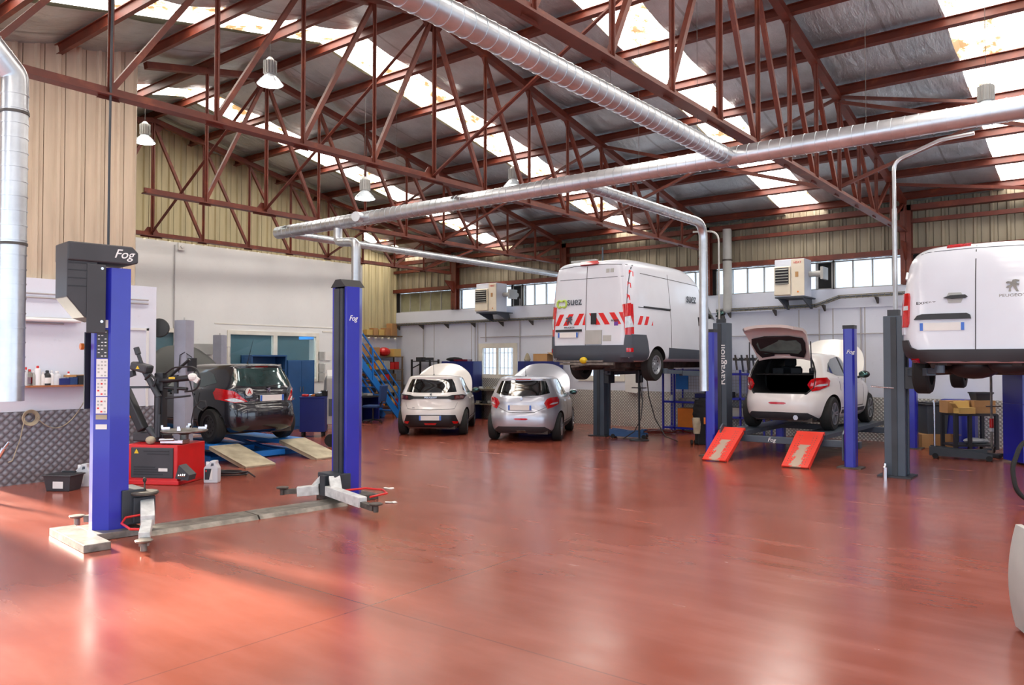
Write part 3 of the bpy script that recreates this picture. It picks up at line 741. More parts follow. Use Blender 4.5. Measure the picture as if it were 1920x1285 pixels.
def lion(name, root, loc, s_, matn):
    """small rampant-animal badge outline"""
    P = [(-.28,-.5),(-.10,-.5),(-.12,-.22),(.02,-.02),(.10,-.20),(.26,-.5),(.44,-.5),(.30,-.2),(.26,.06),(.40,-.02),(.48,.10),(.30,.20),(.24,.32),(.42,.30),(.50,.42),(.22,.50),(.02,.46),(-.05,.30),(-.30,.36),(-.46,.28),(-.40,.18),(-.20,.18),(-.12,.06),(-.34,-.02),(-.46,-.16),(-.30,-.18),(-.20,-.12)]
    return M().prism([(a*s_, b_*s_) for a, b_ in P], 'xz', -0.006, 0.004).out(name, matn, root, loc=loc)
HATCH = [  # z, rear y, front y, half width, squareness
    (0.20, 0.16, 3.76, 0.74, 4.2), (0.26, 0.06, 3.88, 0.80, 4.2), (0.36, 0.015, 3.94, 0.845, 4.0), (0.50, 0.0, 3.96, 0.865, 3.9), (0.62, 0.015, 3.95, 0.87, 3.8),
    (0.72, 0.06, 3.90, 0.868, 3.8), (0.82, 0.085, 3.76, 0.86, 3.8), (0.90, 0.10, 3.45, 0.845, 4.0), (0.97, 0.125, 3.02, 0.82, 4.2), (1.02, 0.155, 2.84, 0.79, 4.6),
    (1.14, 0.23, 2.62, 0.735, 4.8), (1.26, 0.31, 2.40, 0.685, 4.8), (1.36, 0.365, 2.18, 0.64, 4.6), (1.405, 0.36, 2.02, 0.60, 4.4), (1.43, 0.40, 1.85, 0.54, 4.0), (1.445, 0.60, 1.60, 0.42, 3.4), (1.452, 0.9, 1.4, 0.25, 3.0)]
def hood(root, matn, ang=52, hw=0.78, L_=0.98, y0=2.86, z0=0.99, under='underbody'):
    m1 = M(); nu, nv = 20, 12; G0 = []; G1 = []
    for j in range(nv+1):
        v = j/nv; r0 = []; r1 = []
        for i in range(nu+1):
            u = -1+2*i/nu; wv = hw*(1-0.30*v**3.2)
            # rounded free edge: outline follows an arc
            vv = v*(1-0.16*abs(u)**3)*L_
            x = u*wv; up = 0.10*(1-u*u)*(1-0.5*v)-0.10*v*v
            yy = vv*math.cos(R(ang))-up*math.sin(R(ang)); zz = vv*math.sin(R(ang))+up*math.cos(R(ang))
            r0.append(m1.bm.verts.new((x, yy, zz))); r1.append(m1.bm.verts.new((x*0.985, yy+0.03*math.sin(R(ang)), zz-0.03*math.cos(R(ang)))))
        G0.append(r0); G1.append(r1)
    for j in range(nv):
        for i in range(nu):
            m1.bm.faces.new((G0[j][i], G0[j][i+1], G0[j+1][i+1], G0[j+1][i])); m1.bm.faces.new((G1[j][i], G1[j+1][i], G1[j+1][i+1], G1[j][i+1]))
    for i in range(nu):
        m1.bm.faces.new((G0[0][i], G1[0][i], G1[0][i+1], G0[0][i+1])); m1.bm.faces.new((G0[nv][i], G0[nv][i+1], G1[nv][i+1], G1[nv][i]))
    for j in range(nv):
        m1.bm.faces.new((G0[j][0], G0[j+1][0], G1[j+1][0], G1[j][0])); m1.bm.faces.new((G0[j][nu], G1[j][nu], G1[j+1][nu], G0[j+1][nu]))
    return m1.out('raised_hood', matn, root, smooth=True, loc=(0, y0, z0))
def mirror_part(root, side, y, z, matn, x=0.92, glass='mirror_glass'):
    m_ = M().ell((0, 0, 0), (0.11, 0.07, 0.075)).bar((-side*0.02, 0, -0.03), (-side*0.14, 0.03, -0.07), 0.04).out('wing_mirror', matn, root, smooth=True, loc=(side*x, y, z))
    M().ell((0, -0.055, 0), (0.085, 0.02, 0.055)).out('mirror_glass', glass, m_, smooth=True)
def antenna(root, y=0.75, z=1.44, L_=0.40): M().cyl((0, 0, 0), (0.03*0, -0.20, L_), 0.006, 0.003, n=6).cyl((0, 0, -0.01), (0, -0.02, 0.04), 0.02, 0.012, n=10).out('roof_antenna', 'plastic_black', root, loc=(0.0, y, z))
SIDEWIN = [(0.62, 1.10), (0.80, 1.25), (1.05, 1.335), (1.45, 1.375), (1.85, 1.36), (2.15, 1.25), (2.50, 1.06), (2.55, 1.0), (1.6, 1.0), (1.0, 1.02)]
def side_kit(root, bvh, sides=('L', 'R'), glass='glass_dark', body='car_white'):
    for a in sides:
        patch(bvh, SIDEWIN, a, 0.004, 'side_window', glass, root, 0.08)
        patch(bvh, rect(1.50, 1.57, 1.0, 1.37), a, 0.010, 'door_pillar', 'plastic_black', root, 0.06)
        for pts in (([(1.52, 0.98), (1.535, 0.98), (1.50, 0.42), (1.485, 0.42)]), ([(2.62, 0.98), (2.635, 0.98), (2.60, 0.42), (2.585, 0.42)]), ([(1.0, 0.99), (1.015, 0.99), (1.06, 0.74), (1.045, 0.74)]), ([(1.10, 0.42), (1.10, 0.405), (2.60, 0.405), (2.60, 0.42)])):
            patch(bvh, pts, a, 0.0015, 'door_gap', 'interior', root, 0.08)
        for yy in (1.20, 2.05): patch(bvh, rect(yy, yy+0.18, 0.865, 0.895), a, 0.022, 'door_handle', body, root, 0.05)
        patch(bvh, rect(1.15, 2.75, 0.30, 0.37), a, 0.01, 'sill_trim', 'trim_dark', root, 0.1)
def hatchback(label, loc, rz, paint, group=None, wheels=None, arch=True, S=HATCH, wb=2.54, ra=0.72, rim='rim_silver', spokes=5, steel=False, cut=None, cat='car', name='hatchback_car', wr=0.315):
    root = thing(name, label, cat, loc, rz, group)
    bm = body_mesh(S); bvh = BVHTree.FromBMesh(bm)
    m1 = M(); m1.bm.free(); m1.bm = bm; body = m1.out('body_shell', [paint, 'interior'], root, smooth=True)
    cuts = []
    for yy in (ra, ra+wb):
        for s_ in (-1, 1):
            c = M().cyl((s_*0.60, yy, wr), (s_*1.1, yy, wr), wr+0.045, n=36).out('cutter', 'interior'); c.parent = None; cuts.append(c)
    if cut: cuts += cut()
    # cutters live in car space: neutralise the root transform while cutting
    body.parent = None; boolean(body, cuts); body.parent = root
    for yy in (ra, ra+wb):
        for s_ in (-1, 1): wheel(root, s_*0.73, yy, wr, wr, 0.20, s_, rim, spokes, steel=steel)
    M().bb(-0.6, 0.6, 0.5, 3.5, 0.16, 0.24).cyl((-0.7, ra, wr), (0.7, ra, wr), 0.04).box(0.35, 0.35, 0.24, 0.45, 0.3, 0.14).out('underbody', 'underbody', root)
    return root, bvh
def curve_band(pts, t):
    """thin closed band following a polyline (for panel gaps)"""
    up = [(x, z+t/2) for x, z in pts]; dn = [(x, z-t/2) for x, z in pts]
    return dn+up[::-1]

# --- silver hatchback with the hood up ---
def silver_kit(r, b, lamp='red_lamp', paint='car_silver', openhatch=False):
    if not openhatch:
        patch(b, [(-.61,1.08),(-.40,1.03),(0,1.01),(.40,1.03),(.61,1.08),(.56,1.22),(.50,1.345),(.25,1.36),(-.25,1.36),(-.50,1.345),(-.56,1.22)], 'r', 0.004, 'rear_window', 'glass_dark', r)
        patch(b, curve_band([(-.60,.80),(-.45,.73),(-.30,.665),(0,.655),(.30,.665),(.45,.73),(.60,.80)], .010), 'r', 0.002, 'hatch_gap', 'interior', r)
        patch(b, rect(-.17,.17,1.372,1.398), 'r', 0.012, 'high_stop_lamp', lamp, r, 0.04)
        patch(b, curve_band([(-.48,.885),(-.2,.895),(.2,.895),(.48,.885)], .022), 'r', 0.012, 'chrome_strip', paint, r)
        M().bar((0, 0, 0), (0.30, -0.02, 0.02), 0.02).out('rear_wiper', 'plastic_black', r, loc=(0.0, 0.13, 1.02))
    L1 = [(.50,.86),(.55,.95),(.62,.985),(.745,.99),(.775,.93),(.765,.83),(.66,.76),(.57,.735)]
    for q in (L1, mir(L1)):
        lp = patch(b, q, 'r', 0.015, 'tail_lamp', lamp, r, 0.04)
        s_ = 1 if q is L1 else -1; c = [(s_*.60,.83),(s_*.66,.87),(s_*.75,.88),(s_*.75,.85),(s_*.67,.83)]
        patch(b, c, 'r', 0.019, 'clear_section', 'white_clear', lp, 0.04)
    patch(b, [(-.17,.52),(-.12,.495),(.12,.495),(.17,.52),(.12,.535),(-.12,.535)], 'r', 0.006, 'reflector', 'red_lamp', r, 0.05)
    patch(b, [(-.66,.22),(-.60,.29),(-.52,.345),(0,.352),(.52,.345),(.60,.29),(.66,.22)], 'r', 0.012, 'lower_bumper', 'trim_dark', r, 0.06)
r, b = hatchback('silver hatchback with its hood raised, beside the grey workbench', at(982, 823.5)+Vector((0,0,0)), 0, 'car_silver', 'parked hatchbacks with raised hoods')
# rear axle centre sits 0.72 m ahead of the bumper
def place(r, ax, ay, z, head, ra=0.72):
    r.rotation_euler.z = R(head); h = Vector((-math.sin(R(head)), math.cos(R(head)), 0)); r.location = Vector((ax, ay, z))-h*ra
place(r, -10.85, 14.3, 0, 28)
silver_kit(r, b); side_kit(r, b, body='car_silver'); hood(r, 'car_silver')
plate(r, -.03, .765, .52, .045); antenna(r); [mirror_part(r, s_, 2.45, 1.03, 'car_silver') for s_ in (-1, 1)]
lion('badge', r, (0, 0.075, .955), .07, 'chrome')
patch(b, rect(-.1,.1,.22,.27), 'r', .02, 'exhaust_box', 'metal_worn', r)

# --- pearl white hatchback, newer shape, hood up ---
S2 = [(z, yr, yf, hw*1.0, sq) for (z, yr, yf, hw, sq) in HATCH]
r, b = hatchback('white hatchback with black tail band and raised hood, beside the stairs', (0,0,0), 0, 'car_pearl', 'parked hatchbacks with raised hoods', rim='trim_grey', S=S2)
place(r, -13.38, 13.9, 0, 37)
side_kit(r, b, body='car_pearl'); hood(r, 'car_pearl')
patch(b, [(-.60,1.06),(-.3,1.04),(.3,1.04),(.60,1.06),(.54,1.25),(.48,1.36),(-.48,1.36),(-.54,1.25)], 'r', .004, 'rear_window', 'glass_dark', r)
bnd = patch(b, [(-.80,.96),(-.74,.875),(-.5,.87),(-.42,.895),(.42,.895),(.5,.87),(.74,.875),(.80,.96),(.72,.995),(.5,.985),(.4,.955),(-.4,.955),(-.5,.985),(-.72,.995)], 'r', .008, 'tail_band', 'plastic_black', r)
for s_ in (-1, 1):
    q = [(s_*.55,.975),(s_*.76,.97),(s_*.74,.89),(s_*.55,.885)]
    patch(b, q if s_ > 0 else q[::-1], 'r', .014, 'tail_lamp', 'red_dark_lamp', bnd, .04)
text('PEUGEOT', 'lettering', 'chrome', r, (0, .068, .925), .05, REAR, width=.30)
lion('badge', r, (0, .10, 1.0), .06, 'trim_grey')
text('208', 'lettering', 'trim_grey', r, (-.40, -.0, .69), .04, REAR)
patch(b, curve_band([(-.62,.80),(-.56,.66),(0,.64),(.56,.66),(.62,.80)], .009), 'r', .002, 'hatch_gap', 'interior', r)
lb_ = patch(b, [(-.68,.24),(-.64,.36),(-.58,.515),(-.2,.525),(.2,.525),(.58,.515),(.64,.36),(.68,.24),(.5,.22),(-.5,.22)], 'r', .008, 'lower_bumper', 'plastic_black', r, .05)
for s_ in (-1, 1):
    q = [(s_*.50,.37),(s_*.64,.36),(s_*.62,.31),(s_*.54,.31)]
    patch(b, q if s_ > 0 else q[::-1], 'r', .014, 'reflector', 'red_lamp', lb_, .04)
patch(b, [(-.15,.33),(.15,.33),(.12,.29),(-.12,.29)], 'r', .014, 'fog_lamp', 'red_lamp', lb_, .04)
plate(r, 0, .45, .52, -.025); antenna(r); [mirror_part(r, s_, 2.45, 1.03, 'plastic_black') for s_ in (-1, 1)]

# --- white hatchback on the four-post lift, hatch and hood open ---
def hatch_cutters():
    P = [(-.48,.69),(.48,.69),(.58,.80),(.60,.95),(.585,1.10),(.53,1.25),(.47,1.37),(-.47,1.37),(-.53,1.25),(-.585,1.10),(-.60,.95),(-.58,.80)]
    a = M().prism(P, 'xz', -0.4, 1.0).out('cutter', 'interior')
    P2 = [(-.52,1.045),(.52,1.045),(.50,1.20),(.44,1.34),(-.44,1.34),(-.50,1.20)]
    b_ = M().prism(P2, 'xz', 0.9, 3.3).out('cutter', 'interior')
    return [a, b_]
r, b = hatchback('white hatchback with tailgate and hood open on the ramped lift', (0,0,0), 0, 'car_white', wheels=None, spokes=5, cut=hatch_cutters)
place(r, -5.12, 15.2, 0.50, 0)
silver_kit(r, b, openhatch=True, paint='car_white'); side_kit(r, b, body='car_white', glass='glass_tint'); hood(r, 'car_white', ang=56)
[mirror_part(r, s_, 2.45, 1.03, 'plastic_black') for s_ in (-1, 1)]
P = [(-.48,.69),(.48,.69),(.58,.80),(.60,.95),(.585,1.10),(.53,1.25),(.47,1.37),(-.47,1.37),(-.53,1.25),(-.585,1.10),(-.60,.95),(-.58,.80)]
def sealpt(p):
    h, nn, _, _ = b.ray_cast(Vector((p[0]*1.02, -3, .69+(p[1]-.69)*1.01)), Vector((0, 1, 0))); return h+Vector((0, -.004, 0))
M().sweep([sealpt(p) for p in P+[P[0]]], .016, 8).out('boot_seal', 'rubber', r, smooth=True)
M().bb(-.56, .56, .40, 1.0, 1.03, 1.05).out('parcel_shelf', 'fabric_black', r, bevel=.01)
ms = M().bb(-.58, .58, 1.0, 1.12, .60, 1.05)
for x in (-.36, .0, .36): ms.box(x, 1.1, 1.10, .22, .08, .12)
ms.out('rear_seat', 'interior_seat', r, bevel=.02)
for x in (-.34, .34):
    s_ = M().box(x, 1.75, 1.02, .44, .12, .34).box(x, 1.77, 1.27, .24, .08, .16).out('front_seat', 'interior_seat', r, bevel=.03)
M().cyl((.34, .05, .26), (.34, -.012, .26), .045, n=18).out('exhaust_tip', 'chrome', r, smooth=True)
# tailgate swung up about the roof edge
g = M(); pr = [(0, 0), (-.17, .18), (-.36, .38), (-.47, .48), (-.62, .54), (-.82, .56)]; wd = [.50, .53, .56, .575, .56, .46]
rows = []
for (y, z), w_ in zip(pr, wd):
    rows.append([g.bm.verts.new((w_*u, y, z-0.05*abs(u)**3)) for u in [-1, -.8, -.5, 0, .5, .8, 1]])
low = []
for (y, z), w_ in zip(pr, wd):
    low.append([g.bm.verts.new((w_*.97*u, y+.02, z-.05-0.05*abs(u)**3)) for u in [-1, -.8, -.5, 0, .5, .8, 1]])
for A, sgn in ((rows, 1), (low, -1)):
    for a, c in zip(A, A[1:]):
        for i in range(6): g.bm.faces.new((a[i], a[i+1], c[i+1], c[i]) if sgn > 0 else (a[i], c[i], c[i+1], a[i+1]))
for i in range(6): g.bm.faces.new((rows[0][i], low[0][i], low[0][i+1], rows[0][i+1])); g.bm.faces.new((rows[-1][i], rows[-1][i+1], low[-1][i+1], low[-1][i]))
for k in (0, 6):
    for j in range(5): g.bm.faces.new((rows[j][k], rows[j+1][k], low[j+1][k], low[j][k]))
tg = g.out('tailgate', 'car_white', r, smooth=True, loc=(0, .38, 1.40))
def tgp(u, t):   # point on the underside, t metres along from the hinge
    d = math.hypot(.36, .38); y, z = -.36*t/d, .38*t/d
    w_ = .50+(.565-.50)*min(1, t/.5); return Vector((w_*u, y+.0, z-.062-0.05*abs(u)**3))
def tgpanel(uv, lift, nm, mt, par):
    m1 = M(); nrm = Vector((0, -.38, -.36)).normalized()
    A = [m1.bm.verts.new(tgp(u, t)+nrm*lift) for u, t in uv]; B = [m1.bm.verts.new(tgp(u, t)+nrm*(lift-.012)) for u, t in uv]; n = len(uv)
    m1.bm.faces.new(A); m1.bm.faces.new(B[::-1])
    for k in range(n): m1.bm.faces.new((A[k], A[(k+1) % n], B[(k+1) % n], B[k]))
    return m1.out(nm, mt, par)
wg = tgpanel([(-.78,.07),(-.3,.09),(-.28,.13),(.28,.13),(.3,.09),(.78,.07),(.88,.22),(.90,.45),(.84,.56),(.4,.585),(-.4,.585),(-.84,.56),(-.90,.45),(-.88,.22)], .010, 'window_surround', 'plastic_black', tg)
tgpanel([(-.60,.16),(-.3,.17),(.3,.17),(.60,.16),(.74,.26),(.75,.42),(.62,.50),(.30,.47),(.12,.50),(-.12,.50),(-.30,.47),(-.62,.50),(-.75,.42),(-.74,.26)], .018, 'rear_window', 'glass_hatch', wg)
for s_ in (-1, 1): M().cyl((s_*.585, .16, 1.14), (s_*.575, .14, 1.66), .011, n=8).cyl((s_*.585, .16, 1.12), (s_*.58, .15, 1.36), .018, n=8).out('gas_strut', 'plastic_black', r, smooth=True)

# --- black hatchback at left on the blue lift ---
S3 = [(z, yr*0.9, yf+0.06, hw*1.0, sq) for (z, yr, yf, hw, sq) in HATCH]
r, b = hatchback('black hatchback with a round sticker and raised hood on the blue lift', (0,0,0), 0, 'car_black', rim='plastic_black', steel=True, S=S3)
place(r, -13.10, 8.58, 0.30, 89)
side_kit(r, b, body='car_black', glass='glass_tint'); hood(r, 'hood_black', ang=62)
patch(b, [(-.62,1.06),(-.3,1.03),(.3,1.03),(.62,1.06),(.58,1.2),(.50,1.355),(.2,1.37),(-.2,1.37),(-.50,1.355),(-.58,1.2)], 'r', .004, 'rear_window', 'glass_tint', r)
patch(b, rect(-.13,.13,1.38,1.405), 'r', .010, 'high_stop_lamp', 'red_dark_lamp', r, .04)
for s_ in (-1, 1):
    q = [(s_*.42,.76),(s_*.60,.95),(s_*.76,1.0),(s_*.785,.92),(s_*.77,.80),(s_*.60,.74)]
    lp = patch(b, q if s_ > 0 else q[::-1], 'r', .015, 'tail_lamp', 'red_lamp', r, .04)
    q = [(s_*.46,.765),(s_*.60,.83),(s_*.70,.80),(s_*.60,.75)]
    patch(b, q if s_ > 0 else q[::-1], 'r', .02, 'clear_section', 'white_clear', lp, .04)
o = M().lathe([(.075, 0), (.075, .004), (.01, .005)], 24, axis='y').out('round_sticker', 'paper', r, loc=(-.42, .055, .94)); o.rotation_euler.x = 0
text('A', 'lettering', 'red', r, (-.42, .045, .94), .12, REAR)
plate(r, .05, .82, .50, .05); text('207', 'lettering', 'chrome', r, (.52, .06, .78), .05, REAR); text('PEUGEOT', 'lettering', 'chrome', r, (-.30, .05, .79), .035, REAR, width=.2)
patch(b, curve_band([(-.62,.74),(-.5,.72),(0,.715),(.5,.72),(.62,.74)], .012), 'r', .004, 'hatch_gap', 'interior', r)
patch(b, curve_band([(-.8,.50),(-.4,.475),(.4,.475),(.8,.50)], .02), 'r', .010, 'bumper_strip', 'car_black', r)
antenna(r, .8, 1.44, .46); M().bar((0, 0, 0), (.26, -.03, .03), .018).out('rear_wiper', 'plastic_black', r, loc=(0, .12, 1.03)); lion('badge', r, (0, .09, .965), .09, 'chrome')
[mirror_part(r, s_, 2.5, 1.03, 'car_black') for s_ in (-1, 1)]

# ================= VANS =================
BOX = [(0.40, .10, 4.60, .88, 9), (0.45, .02, 4.82, .985, 10), (0.55, .0, 4.92, 1.02, 11), (0.75, .0, 4.96, 1.025, 12), (0.95, .01, 4.94, 1.025, 12), (1.15, .02, 4.86, 1.025, 12), (1.30, .025, 4.66, 1.02, 12), (1.42, .03, 4.36, 1.01, 12),
       (1.70, .045, 4.02, .995, 12), (1.95, .06, 3.74, .975, 12), (2.15, .075, 3.50, .955, 11), (2.32, .09, 3.22, .935, 10), (2.42, .11, 3.02, .90, 8), (2.48, .16, 2.85, .82, 6), (2.50, .3, 2.7, .7, 5)]
EXP = [(0.30, .12, 4.55, .82, 6), (0.34, .03, 4.80, .90, 6), (0.45, .0, 4.92, .98, 8), (0.60, .01, 4.95, .985, 10), (0.80, .03, 4.93, .985, 11), (0.95, .04, 4.80, .985, 11), (1.05, .05, 4.50, .98, 11), (1.15, .06, 4.10, .97, 11),
       (1.35, .08, 3.75, .945, 11), (1.55, .11, 3.40, .915, 10), (1.72, .15, 3.10, .88, 9), (1.84, .20, 2.85, .82, 7), (1.91, .27, 2.65, .74, 5.5), (1.95, .40, 2.5, .62, 4.5), (1.965, .7, 2.3, .45, 4)]
def van(name, label, cat, loc, S, paint, wr, ra, wb, hw, name_body='body_shell', droop=0.0, steel=True, rim='rim_silver', tr=.01):
    root = thing(name, label, cat, loc, 0); bm = body_mesh(S, tr, .05, 4, 144); bvh = BVHTree.FromBMesh(bm)
    m1 = M(); m1.bm.free(); m1.bm = bm; body = m1.out(name_body, [paint, 'interior'], root, smooth=True); cuts = []
    for yy in (ra, ra+wb):
        for s_ in (-1, 1): cuts.append(M().cyl((s_*(hw-.34), yy, wr), (s_*(hw+.3), yy, wr), wr+.06, n=40).out('cutter', 'interior'))
    body.parent = None; boolean(body, cuts); body.parent = root
    for yy in (ra, ra+wb):
        for s_ in (-1, 1): wheel(root, s_*(hw-.14), yy, wr-droop, wr, .21, s_, rim, 5, .60, steel=steel)
    ub = M().bb(-.5, -.38, .25, 4.4, .26, .42).bb(.38, .5, .25, 4.4, .26, .42).cyl((-hw+.2, ra, wr-droop+.02), (hw-.2, ra, wr-droop+.02), .06).box(0, .55, .33, 1.3, .12, .1)
    ub.box(.1, 2.2, .32, .9, 1.2, .18).cyl((-.55, .3, .27), (-.55, 3.0, .27), .05).box(.1, 1.15, .30, .5, .5, .2)
    ub.out('chassis', 'underbody', root, bevel=.01)
    return root, bvh
# --- box van raised on the dark two-post lift ---
r, b = van('panel_van', 'tall white panel van with red chevrons raised on the dark lift', 'van', (-8.72, 13.6, 1.38), BOX, 'van_white', .335, 1.12, 3.0, 1.02)
for s_ in (-1, 1):
    q = [(s_*.945,.93),(s_*.86,.93),(s_*.84,1.20),(s_*.80,1.55),(s_*.93,1.58)]
    patch(b, [(.09,.96),(.18,.96),(.18,1.56),(.11,1.56)], 'R' if s_ > 0 else 'L', .02, 'tail_lamp', 'red_lamp', r, .05)
    lp = patch(b, q if s_ < 0 else q[::-1], 'r', .022, 'tail_lamp', 'red_lamp', r, .05)
    q = [(s_*.97,1.10),(s_*.86,1.08),(s_*.855,1.30),(s_*.93,1.32)]
    patch(b, q if s_ < 0 else q[::-1], 'r', .028, 'clear_section', 'white_clear', lp, .05)
    for zz in (1.63, 1.88, 2.12):
        q = [(s_*.925,zz),(s_*.875,zz+.05),(s_*.87,zz+.14),(s_*.915,zz+.10)]
        patch(b, q if s_ < 0 else q[::-1], 'r', .003, 'reflective_tape', 'red_tape', r, .06)
bp = patch(b, [(-.95,.42),(.95,.42),(.95,.94),(.86,.94),(.84,.74),(-.84,.74),(-.86,.94),(-.95,.94)], 'r', .03, 'rear_bumper', 'trim_grey', r, .08)
for s_ in (-1, 1): patch(b, rect(s_*.92-.04, s_*.92+.04, .60, .68), 'r', .04, 'reflector', 'red_lamp', bp, .05)
for a, sg in (('R', 1), ('L', -1)):
    patch(b, [(.06,.44),(.70,.44),(.72,.60),(.66,.82),(.60,.95),(.06,.95)], a, .02, 'corner_bumper', 'trim_grey', r, .08)
    patch(b, [(1.62,.47),(3.40,.47),(3.40,.66),(1.62,.70)], a, .014, 'side_moulding', 'trim_grey', r, .1)
    patch(b, [(4.5,.46),(4.95,.46),(4.95,.85),(4.6,.95),(4.35,.80)], a, .014, 'front_bumper', 'trim_grey', r, .1)
    for pts in ([(1.74,.70),(1.752,.70),(1.70,2.28),(1.688,2.28)], [(3.36,.70),(3.372,.70),(3.30,2.24),(3.288,2.24)], [(.5,2.20),(3.3,2.14),(3.3,2.152),(.5,2.212)], [(.35,1.50),(1.72,1.49),(1.72,1.505),(.35,1.515)]):
        patch(b, pts, a, .003, 'panel_gap', 'trim_dark', r, .15)
    patch(b, rect(.55, 1.72, 1.505, 1.535), a, .018, 'door_rail', 'plastic_black', r, .1)
    patch(b, rect(3.10, 3.20, 1.22, 1.42), a, .024, 'door_handle', 'plastic_black', r, .06)
    patch(b, [(3.45,1.42),(4.25,1.40),(4.05,1.62),(3.80,1.86),(3.50,1.98)], a, .006, 'cab_window', 'glass_dark', r, .1)
    for k in range(3):
        y0 = .30+k*.24; q = [(y0,1.15),(y0+.12,1.15),(y0+.22,1.33),(y0+.10,1.33)]
        if k == 2: q = [(y0+.06,1.15),(y0+.12,1.15),(y0+.12,1.24)]
        patch(b, q, a, .003, 'reflective_tape', 'red_tape', r, .08)
    text('suez', 'lettering', 'trim_grey', r, (sg*1.008, 2.75 if sg > 0 else 2.75, 1.82), .30, SIDE_R if sg > 0 else SIDE_L, width=.48)
# chevron band across the rear doors
for x0 in (-.98, -.72, -.46, -.24):
    q = [(x0+.10,1.16),(x0+.22,1.16),(x0+.36,1.40),(x0+.24,1.40)]
    q = [(min(a, -.075), c) for a, c in q]
    if x0 < -.9: q = [(-.84,1.28),(-.84,1.40),(-.60,1.40),(-.75,1.16),(-.80,1.16)][:4] and [(-.84,1.16),(-.73,1.16),(-.60,1.40),(-.71,1.40)]
    patch(b, q, 'r', .003, 'reflective_tape', 'red_tape', r, .08)
for x0 in (.02, .24, .50, .72):
    q = [(x0+.16,1.16),(x0+.28,1.16),(x0+.12,1.40),(x0,1.40)]
    q = [(min(a, .84), c) for a, c in q]
    patch(b, q, 'r', .003, 'reflective_tape', 'red_tape', r, .08)
patch(b, [(-.065,.74),(-.053,.74),(-.053,2.38),(-.065,2.38)], 'r', .003, 'door_gap', 'trim_dark', r, .15)
patch(b, [(-.88,2.12),(.80,2.12),(.80,2.13),(-.88,2.13)], 'r', .003, 'panel_gap', 'trim_grey', r, .15)
patch(b, curve_band([(-.88,2.36),(-.4,2.40),(.4,2.40),(.84,2.36)], .012), 'r', .004, 'door_gap', 'trim_dark', r, .1)
for s_ in (-1, 1): patch(b, [(s_*.86,.95),(s_*.872,.95),(s_*.895,2.36),(s_*.883,2.36)][::s_], 'r', .003, 'door_gap', 'trim_grey', r, .15)
patch(b, rect(.08, .20, 1.17, 1.40), 'r', .03, 'door_handle', 'plastic_black', r, .05)
patch(b, rect(-.80, -.15, 1.03, 1.075), 'r', .03, 'plate_lamp_bar', 'plastic_black', r, .06)
plate(r, -.48, .96, .50, -.012); patch(b, rect(-.05, .34, .76, 1.05), 'r', .03, 'metal_plate', 'machine_grey', r, .08)
patch(b, rect(-.22, .20, 2.405, 2.455), 'r', .05, 'high_stop_lamp', 'red_lamp', r, .05)
for x0 in (.40, .50): patch(b, rect(x0, x0+.08, 2.22, 2.30), 'r', .004, 'grey_sticker', 'machine_grey', r, .05)
patch(b, rect(.36, .56, .82, .94), 'r', .004, 'grey_sticker', 'machine_grey', r, .06)
text('suez', 'lettering', 'trim_grey', r, (-.34, .022, 1.66), .24, REAR, width=.36)
gm = M()
for (cx_, a0, a1, cz) in ((-.72, 0, 360, 1.62), (-.60, 0, 360, 1.62)):
    gm.sweep([Vector((cx_+.055*math.cos(R(t)), 0, cz+.075*math.sin(R(t)))) for t in (range(40, 330, 20) if cx_ < -.65 else range(-140, 150, 20))], .022, 6)
gm.out('leaf_logo', 'lime', r, loc=(0, .03, 0))
text('BOXER', 'lettering', 'trim_grey', r, (.64, .012, 1.235), .05, REAR, width=.18); text('PEUGEOT', 'lettering', 'trim_grey', r, (-.46, .01, 1.115), .05, REAR, width=.26)
lion('badge', r, (-.46, .0, 1.27), .17, 'trim_grey'); patch(b, rect(.62,.71,1.13,1.21), 'r', .004, 'purple_sticker', 'purple', r, .05)
M().bb(-.78, .42, -.10, -.03, .40, .43).box(0, -.05, .36, 1.3, .05, .05).bar((-.4, .0, .30), (.1, -.04, .36), .04).out('tow_step', 'metal_worn', r)
M().ell((-.05, -.08, .43), (.09, .07, .07), 10, 6).out('yellow_rag', 'yellow', r)
[mirror_part(r, s_, 4.05, 1.55, 'plastic_black', 1.16) for s_ in (-1, 1)]
for s_ in (-1, 1): M().ell((s_*1.16, 4.05, 1.42), (.10, .06, .14)).out('lower_mirror', 'plastic_black', r, smooth=True)
M().box(-.30, .35, 2.53, .60, .12, .05, rz=0).out('roof_bar', 'machine_grey', r)

# --- low van raised at right ---
r, b = van('panel_van', 'low white panel van raised at the right edge', 'van', (-1.58, 12.0, 1.47), EXP, 'van_white', .33, 1.02, 3.1, .95, droop=.16, tr=.03)
for s_ in (-1, 1):
    q = [(s_*.885,.80),(s_*.83,.80),(s_*.81,.86),(s_*.80,1.22),(s_*.81,1.28),(s_*.86,1.28)]
    patch(b, [(.10,.80),(.26,.80),(.26,1.28),(.13,1.28)], 'R' if s_ > 0 else 'L', .02, 'tail_lamp', 'red_lamp', r, .05)
    lp = patch(b, q if s_ < 0 else q[::-1], 'r', .03, 'tail_lamp', 'red_lamp', r, .05)
    q = [(s_*.87,1.04),(s_*.815,1.04),(s_*.812,1.10),(s_*.865,1.10)]
    patch(b, q if s_ < 0 else q[::-1], 'r', .036, 'clear_section', 'white_clear', lp, .05)
bp = patch(b, [(-.89,.27),(.89,.27),(.89,.62),(.82,.62),(.78,.52),(.70,.485),(-.70,.485),(-.78,.52),(-.82,.62),(-.89,.62)], 'r', .03, 'rear_bumper', 'trim_dark', r, .07)
for s_ in (-1, 1): patch(b, rect(s_*.74-.06, s_*.74+.06, .335, .375), 'r', .04, 'reflector', 'red_lamp', bp, .05)
